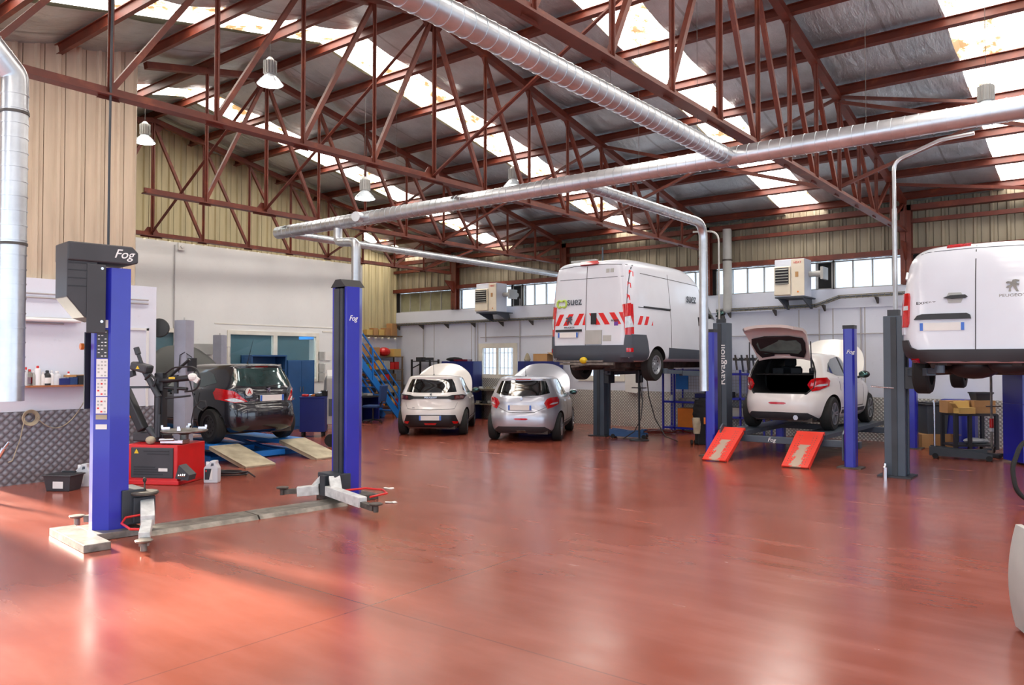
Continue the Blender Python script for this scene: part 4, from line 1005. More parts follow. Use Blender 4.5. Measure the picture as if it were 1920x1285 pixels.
for a in ('L', 'R'): patch(b, [(.08,.31),(.55,.31),(.58,.62),(.08,.62)], a, .02, 'corner_bumper', 'trim_dark', r, .08)
patch(b, [(-.006,.48),(.006,.48),(.006,1.90),(-.006,1.90)], 'r', .003, 'door_gap', 'trim_dark', r, .15)
patch(b, curve_band([(-.78,1.80),(-.6,1.855),(0,1.87),(.6,1.855),(.78,1.80)], .010), 'r', .002, 'door_gap', 'trim_grey', r, .1)
patch(b, [(-.74,.90),(-.70,.955),(-.64,.975),(-.10,.975),(-.06,.95),(-.05,.90)], 'r', .035, 'plate_lamp_bar', 'plastic_black', r, .05)
plate(r, -.40, .80, .54, .022); patch(b, [(-.38,1.19),(-.28,1.175),(-.12,1.18),(-.09,1.20),(-.12,1.225),(-.30,1.22)], 'r', .035, 'door_handle', 'plastic_black', r, .05)
patch(b, [(-.32,1.12),(-.17,1.12),(-.14,1.2),(-.17,1.26),(-.32,1.26),(-.35,1.2)], 'r', .006, 'handle_recess', 'machine_grey', r, .05)
patch(b, [(-.36,1.895),(-.07,1.91),(-.07,1.94),(-.36,1.93)], 'r', .02, 'high_stop_lamp', 'red_lamp', r, .05)
text('EXPERT', 'lettering', 'trim_dark', r, (-.60, .062, 1.13), .055, REAR, width=.24); text('PEUGEOT', 'lettering', 'metal_worn', r, (.42, .065, 1.19), .055, REAR, width=.30)
lion('badge', r, (.42, .07, 1.32), .16, 'metal_worn')
for z0 in (.70, 1.50): patch(b, rect(-.955, -.87, z0, z0+.10), 'r', .025, 'door_hinge', 'van_white', r, .05)
M().ell((-.15, .95, .27), (.36, .40, .20)).ell((.35, .55, .27), (.28, .2, .12)).out('fuel_tank', 'plastic_black', r, smooth=True)
# ================= LIFTS =================
def wl_pt(px, py, X=XN):
    c = (px-960)/F; s, k = math.sin(R(YAW)), math.cos(R(YAW)); d = X/(-s+k*c)
    return Vector((X, d*(k+s*c), CAMH-(py-677)/F*d))
def bw_pt(px, py, Y=YB):
    c = (px-960)/F; s, k = math.sin(R(YAW)), math.cos(R(YAW)); d = Y/(k+s*c)
    return Vector((d*(-s+k*c), Y, CAMH-(py-677)/F*d))
CP = [(.17,.17),(.17,-.02),(.05,-.14),(-.05,-.14),(-.17,-.02),(-.17,.17),(-.11,.17),(-.11,.15),(-.15,.15),(-.15,-.01),(-.04,-.12),(.04,-.12),(.15,-.01),(.15,.15),(.11,.15),(.11,.17)]
def pad(m1, p, z=.12):
    m1.lathe([(.03, 0), (.03, .07), (.075, .085), (.08, .10), (.07, .105)], 18, (p[0], p[1], z))
A0 = Vector((-8.36, 3.79, 0)); A1 = Vector((-8.02, 6.76, 0)); ax = (A1-A0); ang = math.atan2(-ax.x, ax.y)
LT = thing('two_post_lift', 'blue two-post car lift with a black motor cover in the foreground', 'car lift', A0, ang)
Ls = ax.length
M().prism(CP, 'xy', .07, 2.76).out('lift_post', 'paint_blue', LT)
M().bb(-.11, .11, -.0, .14, .08, 2.74).bb(-.108, -.085, .14, .19, .08, 2.74).bb(.085, .108, .14, .19, .08, 2.74).out('post_channel', 'lift_dark', LT)
P2 = [(x, Ls-y) for x, y in CP][::-1]
p2 = M().prism(P2, 'xy', .07, 2.76).out('lift_post', 'paint_blue', LT)
M().bb(-.10, .10, Ls-.195, Ls, .08, 2.74).bb(-.035, .035, Ls-.205, Ls-.195, .2, 2.74).out('post_channel', 'lift_dark', LT)
M().prism([(-.17, 2.76), (.17, 2.76), (.06, 2.86), (-.06, 2.86)], 'xz', Ls-.2, Ls+.1).out('post_cap', 'plastic_black', LT)
# feet and crossing plate
M().bb(-.36, .74, -.42, -.18, 0, .075).bb(-.30, .30, -.18, .30, 0, .07).out('base_plate', 'metal_worn', LT, bevel=.006)
M().bb(-.30, .30, Ls-.32, Ls+.24, 0, .07).out('base_plate', 'metal_dirty', LT, bevel=.006)
cp = M().prism([(.02,0),(.44,0),(.40,.045),(.06,.045)], 'xz', .30, Ls/2-.01).prism([(.02,0),(.44,0),(.40,.045),(.06,.045)], 'xz', Ls/2+.01, Ls-.32).out('floor_plate', 'metal_worn', LT)
# motor cover
mc_ = M().prism([(-.44,2.82),(-.44,2.44),(-.28,2.24),(-.16,2.20),(-.16,2.82)], 'yz', -.19, .19)
mc_.bb(.185, .20, -.26, -.08, 2.08, 2.78)
mv = mc_.out('motor_cover', 'cover_black', LT, bevel=.012)
M().prism([(-.44,2.80),(.17,2.80),(.23,2.82),(.23,2.93),(.17,2.99),(-.44,2.99)], 'yz', -.21, .21).out('cover_lid', 'cover_black', LT, bevel=.015)
for z in (2.55, 2.63, 2.71, 2.78):
    if z > 2.5: M().bb(.188, .194, -.43, -.26, z-.004, z+.004).out('cover_groove', 'plastic_black', LT)
for z in (2.20, 2.74): M().cyl((.198, -.12, z), (.206, -.12, z), .014, n=12).out('bolt', 'chrome', LT)
text('Fog', 'lettering', 'white', LT, (.212, .08, 2.90), .13, SIDE_R, shear=.35, width=.20)
# stickers on the bevelled face (facing +x, -y)
def sticker(z0, z1, mt, nm='sticker', wd=.115, off=0.0):
    o = M().box(0, 0, 0, wd, .004, z1-z0).out(nm, mt, LT, loc=(.1125, -.0825, (z0+z1)/2), rz=R(45)); return o
for z0, z1, mt in ((2.14, 2.22, 'paper'), (1.83, 2.12, 'cover_black'), (1.63, 1.82, 'paper'), (1.44, 1.62, 'paper'), (1.26, 1.43, 'paper'), (1.20, 1.25, 'rag'), (1.10, 1.15, 'paper')):
    o = sticker(z0, z1, mt)
    n = int((z1-z0)/.035)
    if z1-z0 > .1:
        for i in range(n):
            for j in (-1, 0, 1):
                if (i*3+j) % 4 == 3: continue
                M().box(j*.034, -.0025, -(z1-z0)/2+.02+i*.035, .020, .002, .009 if mt != 'paper' else .016).out('print', 'white' if mt == 'cover_black' else ('red' if (i+j) % 3 == 0 and z0 < 1.62 else 'machine_grey'), o)
cb = M().bb(-.20, -.171, -.16, .06, 1.30, 2.10).out('control_box', 'plastic_black', LT)
M().cyl((-.19, -.17, 1.95), (-.19, -.20, 1.95), .035, n=14).out('stop_button', 'orange', LT)
# carriage and arms of the near post
M().bb(-.20, .20, .10, .34, .10, .46).bb(.10, .24, .20, .42, .12, .38).out('carriage', 'lift_dark', LT, bevel=.008)
M().lathe([(.13, 0), (.14, .02), (.13, .035)], 20, (.20, .32, .40)).cyl((.20, .32, .43), (.20, .32, .54), .008).ell((.20, .32, .55), (.02, .02, .03), 8, 6).out('pivot_plate', 'metal_dirty', LT)
M().bar((.22, .34, .30), (.62, .20, .20), .13, .11).bar((.58, .21, .17), (1.02, .02, .13), .10, .09).out('lift_arm', 'arm_white', LT, bevel=.006)
m1 = M().box(1.08, .0, .10, .18, .09, .05, rz=-.4); pad(m1, (1.15, -.03), .03); m1.out('arm_end', 'metal_worn', LT)
M().sweep([(.36,.22,.22),(.30,.10,.20),(.42,.02,.17),(.72,.0,.16),(.80,.08,.16)], .012, 8).out('arm_guard', 'red', LT, smooth=True)
m1 = M().bar((-.2, .15, .12), (-.50, -.02, .10), .10, .07); pad(m1, (-.56, -.10), .03); m1.out('lift_arm', 'metal_worn', LT)
# arms of the far post
M().bb(-.20, .20, Ls-.36, Ls-.12, .10, .36).bb(-.06, .06, Ls-.42, Ls-.34, .08, .34).out('carriage', 'lift_dark', LT, bevel=.008)
M().bar((.16, Ls-.34, .33), (.34, Ls-.42, .16), .14, .05).bar((.16, Ls-.42, .17), (1.02, Ls-.50, .14), .11, .12).out('lift_arm', 'arm_white', LT, bevel=.006)
m1 = M().bar((1.0, Ls-.50, .12), (1.25, Ls-.50, .10), .07, .06); pad(m1, (1.28, Ls-.50), .06); m1.out('arm_end', 'metal_dirty', LT)
M().sweep([(.45,Ls-.42,.20),(.50,Ls-.10,.20),(.75,Ls-.02,.20),(1.0,Ls-.14,.20),(1.02,Ls-.40,.19)], .013, 8).out('arm_guard', 'red', LT, smooth=True)
M().bar((-.14, Ls-.34, .30), (-.20, Ls-.45, .15), .13, .05).bar((-.10, Ls-.40, .15), (-.26, Ls-.62, .13), .11, .12).out('lift_arm', 'arm_white', LT, bevel=.006)
m1 = M().bar((-.26, Ls-.62, .14), (-.36, Ls-.74, .13), .07, .06); pad(m1, (-.38, Ls-.76), .09); m1.out('arm_end', 'metal_dirty', LT)
M().sweep([(.0,-.0,2.99),(.0,0,4.0),(.02,0,5.0),(.05,0,6.1)], .013, 8).out('power_conduit', 'lift_dark', LT)
text('Fog', 'lettering', 'white', LT, (.172, Ls-.08, 2.35), .10, SIDE_R, shear=.35, width=.13)

def dark_lift(label, c, half, zarm, h, name='two_post_lift', txt=None, reach=.75):
    T = thing(name, label, 'car lift', c, 0)
    for s_ in (-1, 1):
        x = s_*half
        pr_ = [(x-s_*(-.15), -.16), (x-s_*(-.15), .16), (x-s_*.15, .16), (x-s_*.15, .08), (x-s_*.10, .08), (x-s_*.10, -.08), (x-s_*.15, -.08), (x-s_*.15, -.16)]
        M().prism(pr_, 'xy', .02, h).out('lift_post', 'lift_grey', T, bevel=.008)
        M().bb(x-.04, x+.04, -.176, -.160, .02, h-.02).out('post_rib', 'lift_dark', T)
        M().bb(x-.24, x+.24, -.25, .25, 0, .025).out('base_plate', 'lift_dark', T)
        M().bb(x-.10, x+.06, -.10, .06, h, h+.10).out('post_cap', 'lift_dark', T)
        M().bb(x-s_*.15, x-s_*.27, -.14, .14, zarm-.35, zarm-.02).out('carriage', 'lift_dark', T)
        for q in (-1, 1):
            M().bar((x-s_*.24, q*.1, zarm-.10), (x-s_*.62, q*reach, zarm-.08), .13, .11).bar((x-s_*.55, q*reach*.8, zarm-.07), (x-s_*.80, q*reach*1.5, zarm-.05), .09, .08).cyl((x-s_*.80, q*reach*1.5, zarm-.09), (x-s_*.80, q*reach*1.5, zarm+.02), .06).out('lift_arm', 'lift_grey', T, bevel=.004)
    return T
T = dark_lift('dark grey two-post lift with vertical white lettering under the box van', (-8.42, 16.15, 0), 1.53, 1.62, 2.62)
t_ = text('Ravaglioli', 'lettering', 'white', T, (1.53+.06, -.166, 1.72), .20, (R(90), R(-90), 0), width=.85)
M().sweep([(-1.5, .0, 2.7), (-1.5, 0, 3.4), (-1.5, 0, 4.55)], .02, 8).out('power_conduit', 'lift_grey', T)
M().sweep(arc_path([(1.50, -.1, 2.7), (1.50, -.1, 4.62), (.9, -.1, 4.66)], .25), .02, 8).out('power_conduit', 'machine_grey', T)
T = dark_lift('dark grey two-post lift with a tall pipe holding the low van', (-1.42, 13.35, 0), 1.42, 1.72, 2.50)
M().sweep(arc_path([(-1.42, 0, 2.6), (-1.42, 0, 4.95), (-.75, -.1, 5.15), (-.3, -.1, 5.17)], .2), .028, 10).out('power_conduit', 'galvanised', T, smooth=True)
M().cyl((-1.42, 0, 2.62), (-1.42, 0, 4.2), .036, n=10).out('conduit_sleeve', 'galvanised', T, smooth=True)
M().cyl((-1.75, -.18, 1.4), (-1.42, -.17, 1.38), .012).out('locking_lever', 'chrome', T)

# four-post lift under the white hatchback
T = thing('four_post_lift', 'four-post lift with blue posts and two red ramps', 'car lift', (-4.9, 15.8, 0), 0)
def L3(x, y): return (x+4.9, y-15.8)
for (x, y) in ((-6.2, 14.0), (-3.67, 13.9), (-6.2, 17.75), (-3.48, 17.75)):
    a, c = L3(x, y)
    p = M().prism([(a-.09, c-.07), (a-.06, c-.10), (a+.06, c-.10), (a+.09, c-.07), (a+.09, c+.08), (a-.09, c+.08)], 'xy', .015, 2.34).out('lift_post', 'paint_blue', T)
    M().bb(a-.092, a+.092, c-.102, c+.082, 2.34, 2.40).out('post_cap', 'plastic_black', T); M().bb(a-.19, a+.19, c-.17, c+.17, 0, .02).out('base_plate', 'metal_dirty', T)
text('Fog', 'lettering', 'white', T, (L3(-3.67, 0)[0]+.03, L3(0, 13.9)[1]-.104, 1.95), .09, REAR, shear=.3)
for y in (14.18, 17.55):
    M().bb(L3(-6.12, 0)[0], L3(-3.58, 0)[0], L3(0, y-.06)[1], L3(0, y+.06)[1], .30, .42).out('cross_beam', 'lift_grey', T, bevel=.01)
text('Fog', 'lettering', 'white', T, (L3(-5.1, 0)[0], L3(0, 14.18-.064)[1], .36), .10, REAR, shear=.3)
for x in (-6.12, -3.72):
    a = L3(x, 0)[0]; c = L3(0, 14.0)[1]
    M().prism([(c-.06,.10),(c+.24,.10),(c+.30,.40),(c+.22,.56),(c+.05,.62),(c-.06,.55)], 'yz', a+(.10 if x < -5 else -.11), a+(.13 if x < -5 else -.08)).out('side_bracket', 'lift_grey', T, bevel=.006)
for x in (-5.83, -4.40):
    a = L3(x, 0)[0]
    M().bb(a-.25, a+.25, L3(0, 14.15)[1], L3(0, 18.3)[1], .425, .50).bb(a-.25, a-.235, L3(0, 14.15)[1], L3(0, 18.3)[1], .36, .50).out('platform', 'lift_grey', T)
    rp_ = M()
    rp_.prism([(-.22,0),(.22,0),(.235,.9),(.22,1.0),(-.22,1.0),(-.235,.9)], 'xy', 0, .025)
    rp_.bb(-.23, -.215, .04, .95, -.05, 0).bb(.215, .23, .04, .95, -.05, 0).cyl((-.24, 1.0, .0), (.24, 1.0, 0), .03)
    rp_.mi = 1; rs = random.Random(int(-x*10))
    for i in range(14):
        for j in (-.15, -.10, .10, .15): rp_.cyl((j+rs.uniform(-.01,.01), .08+i*.062, .024), (j, .08+i*.062, .030), .008, n=6)
    ro = rp_.out('ramp', ['ramp_red', 'metal_worn'], T, bevel=.004, loc=(a, L3(0, 13.25)[1], .01)); ro.rotation_euler.x = R(31)
# blue wheel lift under the black hatchback
T = thing('platform_lift', 'light blue low lift with two pale ramps under the black hatchback', 'car lift', (-13.10, 8.58, 0), R(89))
for x in (-.72, .72):
    M().bb(x-.28, x+.28, -.35, 3.5, .22, .295).out('platform', 'blue_light', T, bevel=.006)
    M().bb(x-.24, x+.24, -.30, 3.4, .0, .08).bar((x-.2, -.2, .06), (x-.2, 1.6, .24), .05).bar((x+.2, -.2, .24), (x+.2, 1.6, .06), .05).out('scissor_base', 'blue_light', T)
    o = M().bb(-.29, .29, -1.20, 0, -.02, .01).bb(-.29, -.27, -1.15, 0, -.06, 0).bb(.27, .29, -1.15, 0, -.06, 0).out('ramp', 'rag', T, bevel=.003, loc=(x, -.35, .285)); o.rotation_euler.x = R(12.8)
M().bb(-.46, .46, -.50, -.38, .03, .13).out('cross_beam', 'blue_light', T, bevel=.005); M().bb(-.44, .44, .5, .62, .05, .15).out('cross_beam', 'blue_light', T, bevel=.005)
for (x, y, h, nm) in ((-12.80, 7.10, 2.50, 'light grey steel lift post in front of the black hatchback'), (-17.2, 10.45, 2.42, 'shorter light grey steel lift post behind the black hatchback')):
    T = thing('lift_post', nm, 'post', (x, y, 0), R(20))
    M().prism([(-.12,-.10),(.12,-.10),(.12,.10),(.07,.10),(.07,.07),(.09,.07),(.09,-.07),(-.09,-.07),(-.09,.07),(-.07,.07),(-.07,.10),(-.12,.10)], 'xy', .02, h).out('post_channel', 'post_grey', T)
    M().bb(-.2, .2, -.2, .2, 0, .02).out('base_plate', 'post_grey', T); M().bb(-.10, .10, -.08, .08, h-.03, h+.005).cyl((0, 0, h), (0, 0, h+.05), .012).out('post_cap', 'machine_grey', T)
    if h > 2.45: M().bb(.125, .22, -.06, .06, 1.62, 1.85).sweep([(.17,0,1.86),(.10,-.1,1.95),(.02,-.12,1.9),(.0,-.125,1.6)], .008, 6).out('switch_box', 'plastic_black', T)

# ================= TYRE CHANGER =================
T = thing('tyre_changer', 'red tyre changer with black arms and silver turntable', 'tyre changer', (-11.33, 6.02, 0), R(30))
M().prism([(-.45,-.36),(.40,-.36),(.45,.30),(-.45,.34)], 'xy', .03, .58).bb(-.46, .43, -.375, .33, .0, .07).out('cabinet', 'machine_red', T, bevel=.012)
fp = M().bb(-.32, .34, -.378, -.355, .10, .54).out('front_panel', 'cover_black', T, bevel=.01)
for i, (x0, x1, z) in enumerate([(-.12,.28,.49),(-.06,.28,.45),(-.27,.06,.26),(-.27,.10,.225),(-.27,.14,.19),(-.27,.18,.155)]): M().bb(x0, x1, -.383, -.374, z-.008, z+.008).out('vent_slot', 'plastic_black', fp)
M().bb(.12, .26, -.386, -.378, .20, .245).out('label', 'paper', fp)
o = M().prism([(-.035,-.03),(.035,-.03),(0,.035)], 'xz', -.004, .002).out('warning_label', 'yellow', fp, loc=(-.23, -.381, .485))
M().prism([(-.10,0),(.0,0),(.0,.16),(-.10,.13)], 'xz', -.1, .1).out('side_box', 'pink', T, loc=(-.45, -.2, .40))
M().prism([(0,.05),(.20,.02),(.22,.10),(.06,.24)], 'xz', -.14, .05).out('pedal_box', 'cover_black', T, loc=(.40, -.28, .06))
for i in range(4): M().cyl((.47+i*.03, -.44, .17), (.48+i*.03, -.47, .15), .012, n=8).out('pedal', 'chrome', T)
m1 = M().lathe([(.06, .58), (.06, .70), (.12, .73), (.30, .74), (.33, .755), (.33, .77), (.29, .78), (.04, .785)], 36, (.30, -.02, 0)); tt = m1.out('turntable', 'metal_worn', T, smooth=True)
for k in range(4):
    a = k*math.pi/2+.3; m1 = M().box(.26*math.cos(a), .26*math.sin(a), .80, .12, .05, .035, rz=a).box(.31*math.cos(a), .31*math.sin(a), .825, .03, .04, .04, rz=a); m1.out('jaw', 'chrome', tt, loc=(.30, -.02, 0))
M().bb(.08, .44, -.30, -.10, .59, .65).cyl((.10, -.34, .65), (.34, -.34, .66), .022).out('bead_lever', 'chrome', T, bevel=.01)
M().box(-.20, .12, .64, .30, .26, .12).box(-.36, .05, .66, .32, .2, .14).out('arm_base', 'cover_black', T, bevel=.02)
M().bb(-.28, -.13, .10, .24, .6, 1.62).bb(-.24, -.17, .04, .10, .7, 1.5).out('tilt_column', 'plastic_black', T, bevel=.02)
M().bar((-.70, .0, 1.40), (-.34, -.05, .76), .13, .13).out('bead_breaker_arm', 'plastic_black', T, bevel=.02)
M().bar((-.52, 0, .98), (-.52, -.03, 1.0), .1).box(-.64, -.075, 1.28, .05, .01, .05).out('warning_label', 'orange', T)
M().cyl((-.26, -.05, .80), (-.13, -.05, .64), .05).cyl((-.13, -.05, .62), (-.11, -.05, 1.30), .035).cyl((-.09, -.05, .66), (-.09, -.05, 1.0), .022).out('tool_shaft', 'lift_dark', T, smooth=True)
M().cyl((-.10, -.05, 1.26), (-.33, -.05, 1.64), .045).cyl((-.33, -.05, 1.62), (-.46, -.05, 1.95), .028).cyl((-.44, -.05, 1.90), (-.475, -.05, 2.0), .042).out('tilting_shaft', 'lift_dark', T, smooth=True)
o = M().box(0, 0, 0, .28, .2, .13, ry=.25).out('head_housing', 'cover_black', T, bevel=.03, loc=(-.38, -.05, 1.70)); M().prism([(-.028,-.02),(.028,-.02),(0,.028)], 'xz', -.108, -.1).out('warning_label', 'yellow', o)
M().bar((-.52, -.02, 1.62), (-.86, .05, 1.52), .06, .08).bar((-.66, .0, 1.40), (-.28, .0, 1.405), .035).out('bracket_arm', 'lift_dark', T)
M().cyl((-.12, .02, 1.50), (.40, -.04, 1.55), .045).bb(-.16, -.06, -.02, .10, 1.35, 1.62).cyl((-.05, .02, 1.40), (.34, -.02, 1.38), .025).cyl((-.02, 0, 1.24), (.40, -.04, 1.28), .015).box(.15, .0, 1.45, .05, .05, .28).out('assist_arm', 'plastic_black', T, smooth=True)
M().bb(.08, .18, -.088, -.083, 1.53, 1.56).out('label', 'yellow', T)
M().ell((.44, -.05, 1.56), (.08, .05, .06), 9, 6).box(.50, -.05, 1.52, .08, .04, .08, ry=.6).out('white_cloth', 'paper', T)
m1 = M()
m1.sweep([Vector(p) for p in arc_path([(-.1,.05,1.58),(.1,.0,1.70),(.45,.0,1.72),(.56,-.02,1.55),(.50,-.03,1.36),(.30,-.02,1.34)], .2, 5)], .014, 6)
m1.sweep([(.38,-.02,1.50),(.42,0,1.30),(.50,0,1.10),(.58,0,1.06),(.64,0,1.12),(.62,0,1.2),(.54,0,1.2),(.44,0,1.1),(.40,0,.9),(.42,0,.80)], .010, 6)
m1.sweep([(-.30,-.08,1.52),(-.20,-.1,1.60),(-.12,-.1,1.52),(-.16,-.1,1.42)], .02, 6).sweep([(-.1,.1,1.45),(.05,.1,1.62),(.30,.1,1.82)], .022, 6)
m1.out('hoses', 'plastic_black', T, smooth=True)
tag(M().ell((0,0,.06), (.08,.07,.06), 9, 6).out('cloth_ball', 'rag', loc=T.matrix_world @ Vector((0,0,0)) if False else (-11.33-.06*math.cos(R(30))+.30*math.sin(R(30)), 6.02-.06*math.sin(R(30))-.30*math.cos(R(30)), .58)), 'crumpled beige rag lying on top of the red tyre changer', 'rag')
# ================= SMALL THINGS =================
def solo(m1, name, mats, label, cat, loc=(0,0,0), rz=0, group=None, kind=None, **kw):
    o = m1.out(name, mats, None, loc=loc, rz=rz, **kw); return tag(o, label, cat, group, kind)
CR = R(YAW)
# white fluid jugs
def jug(loc, lb, rz):
    T = thing('plastic_jug', lb, 'jug', loc, rz, 'white plastic fluid jugs on the floor')
    M().prism([(-.10,0),(.10,0),(.105,.03),(.105,.22),(.07,.28),(.07,.325),(-.01,.325),(-.03,.28),(-.05,.275),(-.085,.24),(-.105,.22),(-.105,.03)], 'xz', -.065, .065).out('jug_body', 'jug', T, bevel=.015)
    M().prism([(.0,.245),(.045,.255),(.045,.29),(.01,.29)], 'xz', -.067, -.064).out('handle_opening', 'trim_grey', T)
    M().cyl((-.068, 0, .255), (-.068, 0, .305), .025).out('cap', 'white', T); lb_ = M().bb(-.085, .02, -.068, -.064, .05, .21).out('label', 'plastic_black', T)
    M().prism([(-.02,.05),(.03,.05),(.03,.21),(.015,.21)], 'xz', -.0695, -.0675).out('label_stripe', 'paper', lb_); M().bb(-.075, -.055, -.070, -.067, .165, .19).out('label_mark', 'red', lb_)
jug(at(161, 911), 'white plastic fluid jug beside the grey crate', CR); jug(at(400, 904), 'white plastic fluid jug to the right of the red tyre changer', CR); jug(at(240, 908)+Vector((-.1,.1,0)), 'white plastic fluid jug half hidden behind the near blue lift post', CR)
T = thing('storage_crate', 'dark grey plastic crate with a paper label on the floor at left', 'crate', at(114, 921)+Vector((-.1,.1,0)), CR-.1)
M().hexa([(-.17,-.12,0),(.17,-.12,0),(.17,.12,0),(-.17,.12,0),(-.20,-.15,.21),(.20,-.15,.21),(.20,.15,.21),(-.20,.15,.21)]).bb(-.215,.215,-.165,.165,.205,.225).out('crate_body', 'cover_black', T, bevel=.006)
M().bb(-.06, .09, -.142, -.136, .04, .135).out('paper_label', 'paper', T); M().bb(-.10, .10, .10, .13, .226, .25).bb(-.18,.18,-.13,.13,.226,.229).out('crate_rim', 'plastic_black', T)
# shelf on the left wall with bottles
ya, yb = left_y(44, -12.6), left_y(172, -12.6); zs = 1.44
T = thing('wall_shelf', 'narrow wooden shelf on the near left wall', 'shelf', (XN+.13, (ya+yb)/2, zs))
M().bb(-.13, .13, -(yb-ya)/2, (yb-ya)/2, -.025, 0).out('board', 'wood', T)
for q in (-.6, .6): M().bar((-.12, q, -.03), (.06, q, -.03), .02).bar((-.12, q, -.16), (.06, q, -.03), .02).out('bracket', 'metal_dirty', T)
def bottle(px, r_, h, body, capm, lb, kind='bottle', lab=None):
    y = left_y(px, XN+.13); T = thing(kind, lb, 'bottle', (XN+.13, y, zs), 0, 'bottles on the wall shelf')
    if kind == 'aerosol_can': M().lathe([(r_, 0), (r_, h*.80), (r_*.8, h*.85), (r_*.4, h*.87)], 16).out('can_body', body, T, smooth=True)
    else: M().lathe([(r_, 0), (r_, h*.66), (r_*.85, h*.74), (r_*.38, h*.84), (r_*.38, h*.9)], 16).out('bottle_body', body, T, smooth=True)
    M().lathe([(r_*.45, h*.86), (r_*.45, h*.97), (r_*.3, h)], 12).out('cap', capm, T, smooth=True)
    if lab: M().lathe([(r_+.001, h*.12), (r_+.003, h*.13), (r_+.003, h*.5), (r_+.001, h*.51)], 16).out('label', lab, T, smooth=True)
bottle(49, .032, .27, 'jug', 'red', 'white spray can with red cap at the left end of the wall shelf', 'aerosol_can')
bottle(56, .040, .24, 'metal_worn', 'red', 'grey bottle with red trigger cap on the wall shelf', lab='red_dark_lamp')
bottle(63, .030, .22, 'machine_grey', 'white', 'slim grey bottle between spray cans on the wall shelf')
bottle(71, .040, .29, 'white', 'red', 'tall white spray can with red cap on the wall shelf', 'aerosol_can')
bottle(81, .034, .20, 'paper', 'white', 'small white bottle behind the black one on the wall shelf')
bottle(89, .052, .22, 'plastic_black', 'plastic_black', 'black bottle with white and red label on the wall shelf', lab='paper')
bottle(97, .034, .22, 'white', 'white', 'white bottle right of the black one on the wall shelf')
bottle(107, .058, .21, 'jug', 'white', 'wide white jar in the middle of the wall shelf')
bottle(129, .032, .20, 'white', 'red', 'white tube with red top beside the cardboard box on the shelf')
def sbox(px, w_, d, h, mt, lb, z=zs, nm='small_box', g='small boxes on the wall shelf', dy=0):
    solo(M().box(0, 0, h/2, d, w_, h), nm, mt, lb, 'box', (XN+.13, left_y(px, XN+.13)+dy, z), 0, g, bevel=.003)
sbox(122, .20, .14, .10, 'blue_dark', 'blue box under the cardboard box on the wall shelf'); sbox(136, .12, .16, .11, 'fabric_blue', 'second blue box further right on the wall shelf')
sbox(142, .30, .10, .035, 'cardboard', 'flat brown cardboard box lying on the blue boxes', z=zs+.115); sbox(153, .18, .16, .14, 'plastic_black', 'black and white box at the right end of the wall shelf')
# left wall fittings
def wconduit(pts, r_, mt, lb, nm='conduit_pipe', g='wall conduits'): return tag(M().sweep(pts, r_, 8).out(nm, mt), lb, 'conduit', g)
p = wl_pt(150, 568); yl, ye = 4.2, 6.4
for z, lb in ((2.80, 'upper'), (2.74, 'middle'), (2.36, 'lower')):
    wconduit([(XN+.03, yl, z), (XN+.03, ye if z > 2.5 else 5.1, z)], .012, 'conduit', 'thin grey conduit along the near left wall, %s one of three' % lb)
pv = wl_pt(163, 600); wconduit([(XN+.03, pv.y, 2.73), (XN+.03, pv.y, 1.62)], .012, 'conduit', 'thin vertical conduit running down to the wall shelf')
T = thing('tube_light', 'unlit white tube light fitting on the near left wall', 'light', (XN+.05, 4.75, 2.42), 0)
M().bb(-.05, .03, -.55, .55, -.03, .03).out('housing', 'machine_grey', T, bevel=.008); M().cyl((.05, -.56, -.01), (.05, .56, -.01), .03, n=14).out('tube_cover', 'white', T, smooth=True)
T = thing('hose_coil', 'pale coiled air hose hanging against the checker plate wall', 'hose', (XN+.05, wl_pt(55, 783).y, wl_pt(55, 783).z), 0)
m1 = M(); rs = random.Random(5)
for k in range(6):
    rr = .075+.008*k; m1.sweep([(.01+.006*k, rr*math.cos(a)+rs.uniform(-.002,.002), rr*math.sin(a)) for a in [i*math.pi/12 for i in range(25)]], .006, 6)
y0 = wl_pt(55, 783).y
y1, z1 = wl_pt(177, 700).y-y0, wl_pt(177, 700).z-wl_pt(55, 783).z
pts = []
for i in range(17):
    t = i/16; pts.append((.04, .08+(y1-.08)*t, (z1*t*t*1.0) - .95*t*(1-t)*1.15))
m1.sweep(pts, .007, 6).sweep([(.04, -.08, 0), (.05, -.14, -.3), (.06, -.24, -.6), (.08, -.30, wl_pt(55,783).z*-1+.35)], .007, 6); m1.out('hose', 'rag', T, smooth=True)
M().cyl((-.04, -.02, .05), (.06, -.02, .05), .012).out('hook', 'metal_dirty', T)
T = thing('hose_reel', 'round dark hose reel on a bracket beside the white wall corner', 'hose reel', (XN-.22, 6.72, 2.36), R(60))
M().lathe([(.04,-.10),(.15,-.09),(.16,-.08),(.06,-.06),(.06,.06),(.16,.08),(.15,.09),(.04,.10)], 24, axis='y').out('drum', 'hood_black', T, smooth=True)
M().sweep([(.11*math.cos(a), -.05+.1*(a/(2*math.pi*5)), .11*math.sin(a)) for a in [i*math.pi/8 for i in range(80)]], .011, 6).out('wound_hose', 'green', T, smooth=True); M().bb(-.22, .0, -.02, .02, -.03, .03).out('bracket', 'machine_grey', T)
solo(M().box(0,0,0,.05,.16,.18).cyl((.02,0,0),(.06,0,0),.04,n=12), 'wall_alarm', ['paper'], 'small square alarm box high on the white office wall', 'alarm', wl_pt(338, 462, XO+.03), 0, bevel=.006)
for px, z0, z1, lb in ((325, 1.3, 4.55, 'tall thin conduit left of the alarm box on the office wall'),): 
    y = left_y(px, XO); wconduit([(XO+.02, y, z1), (XO+.02, y, z0+1.0), (XO+.02, y+.0, z0)], .014, 'conduit', lb)
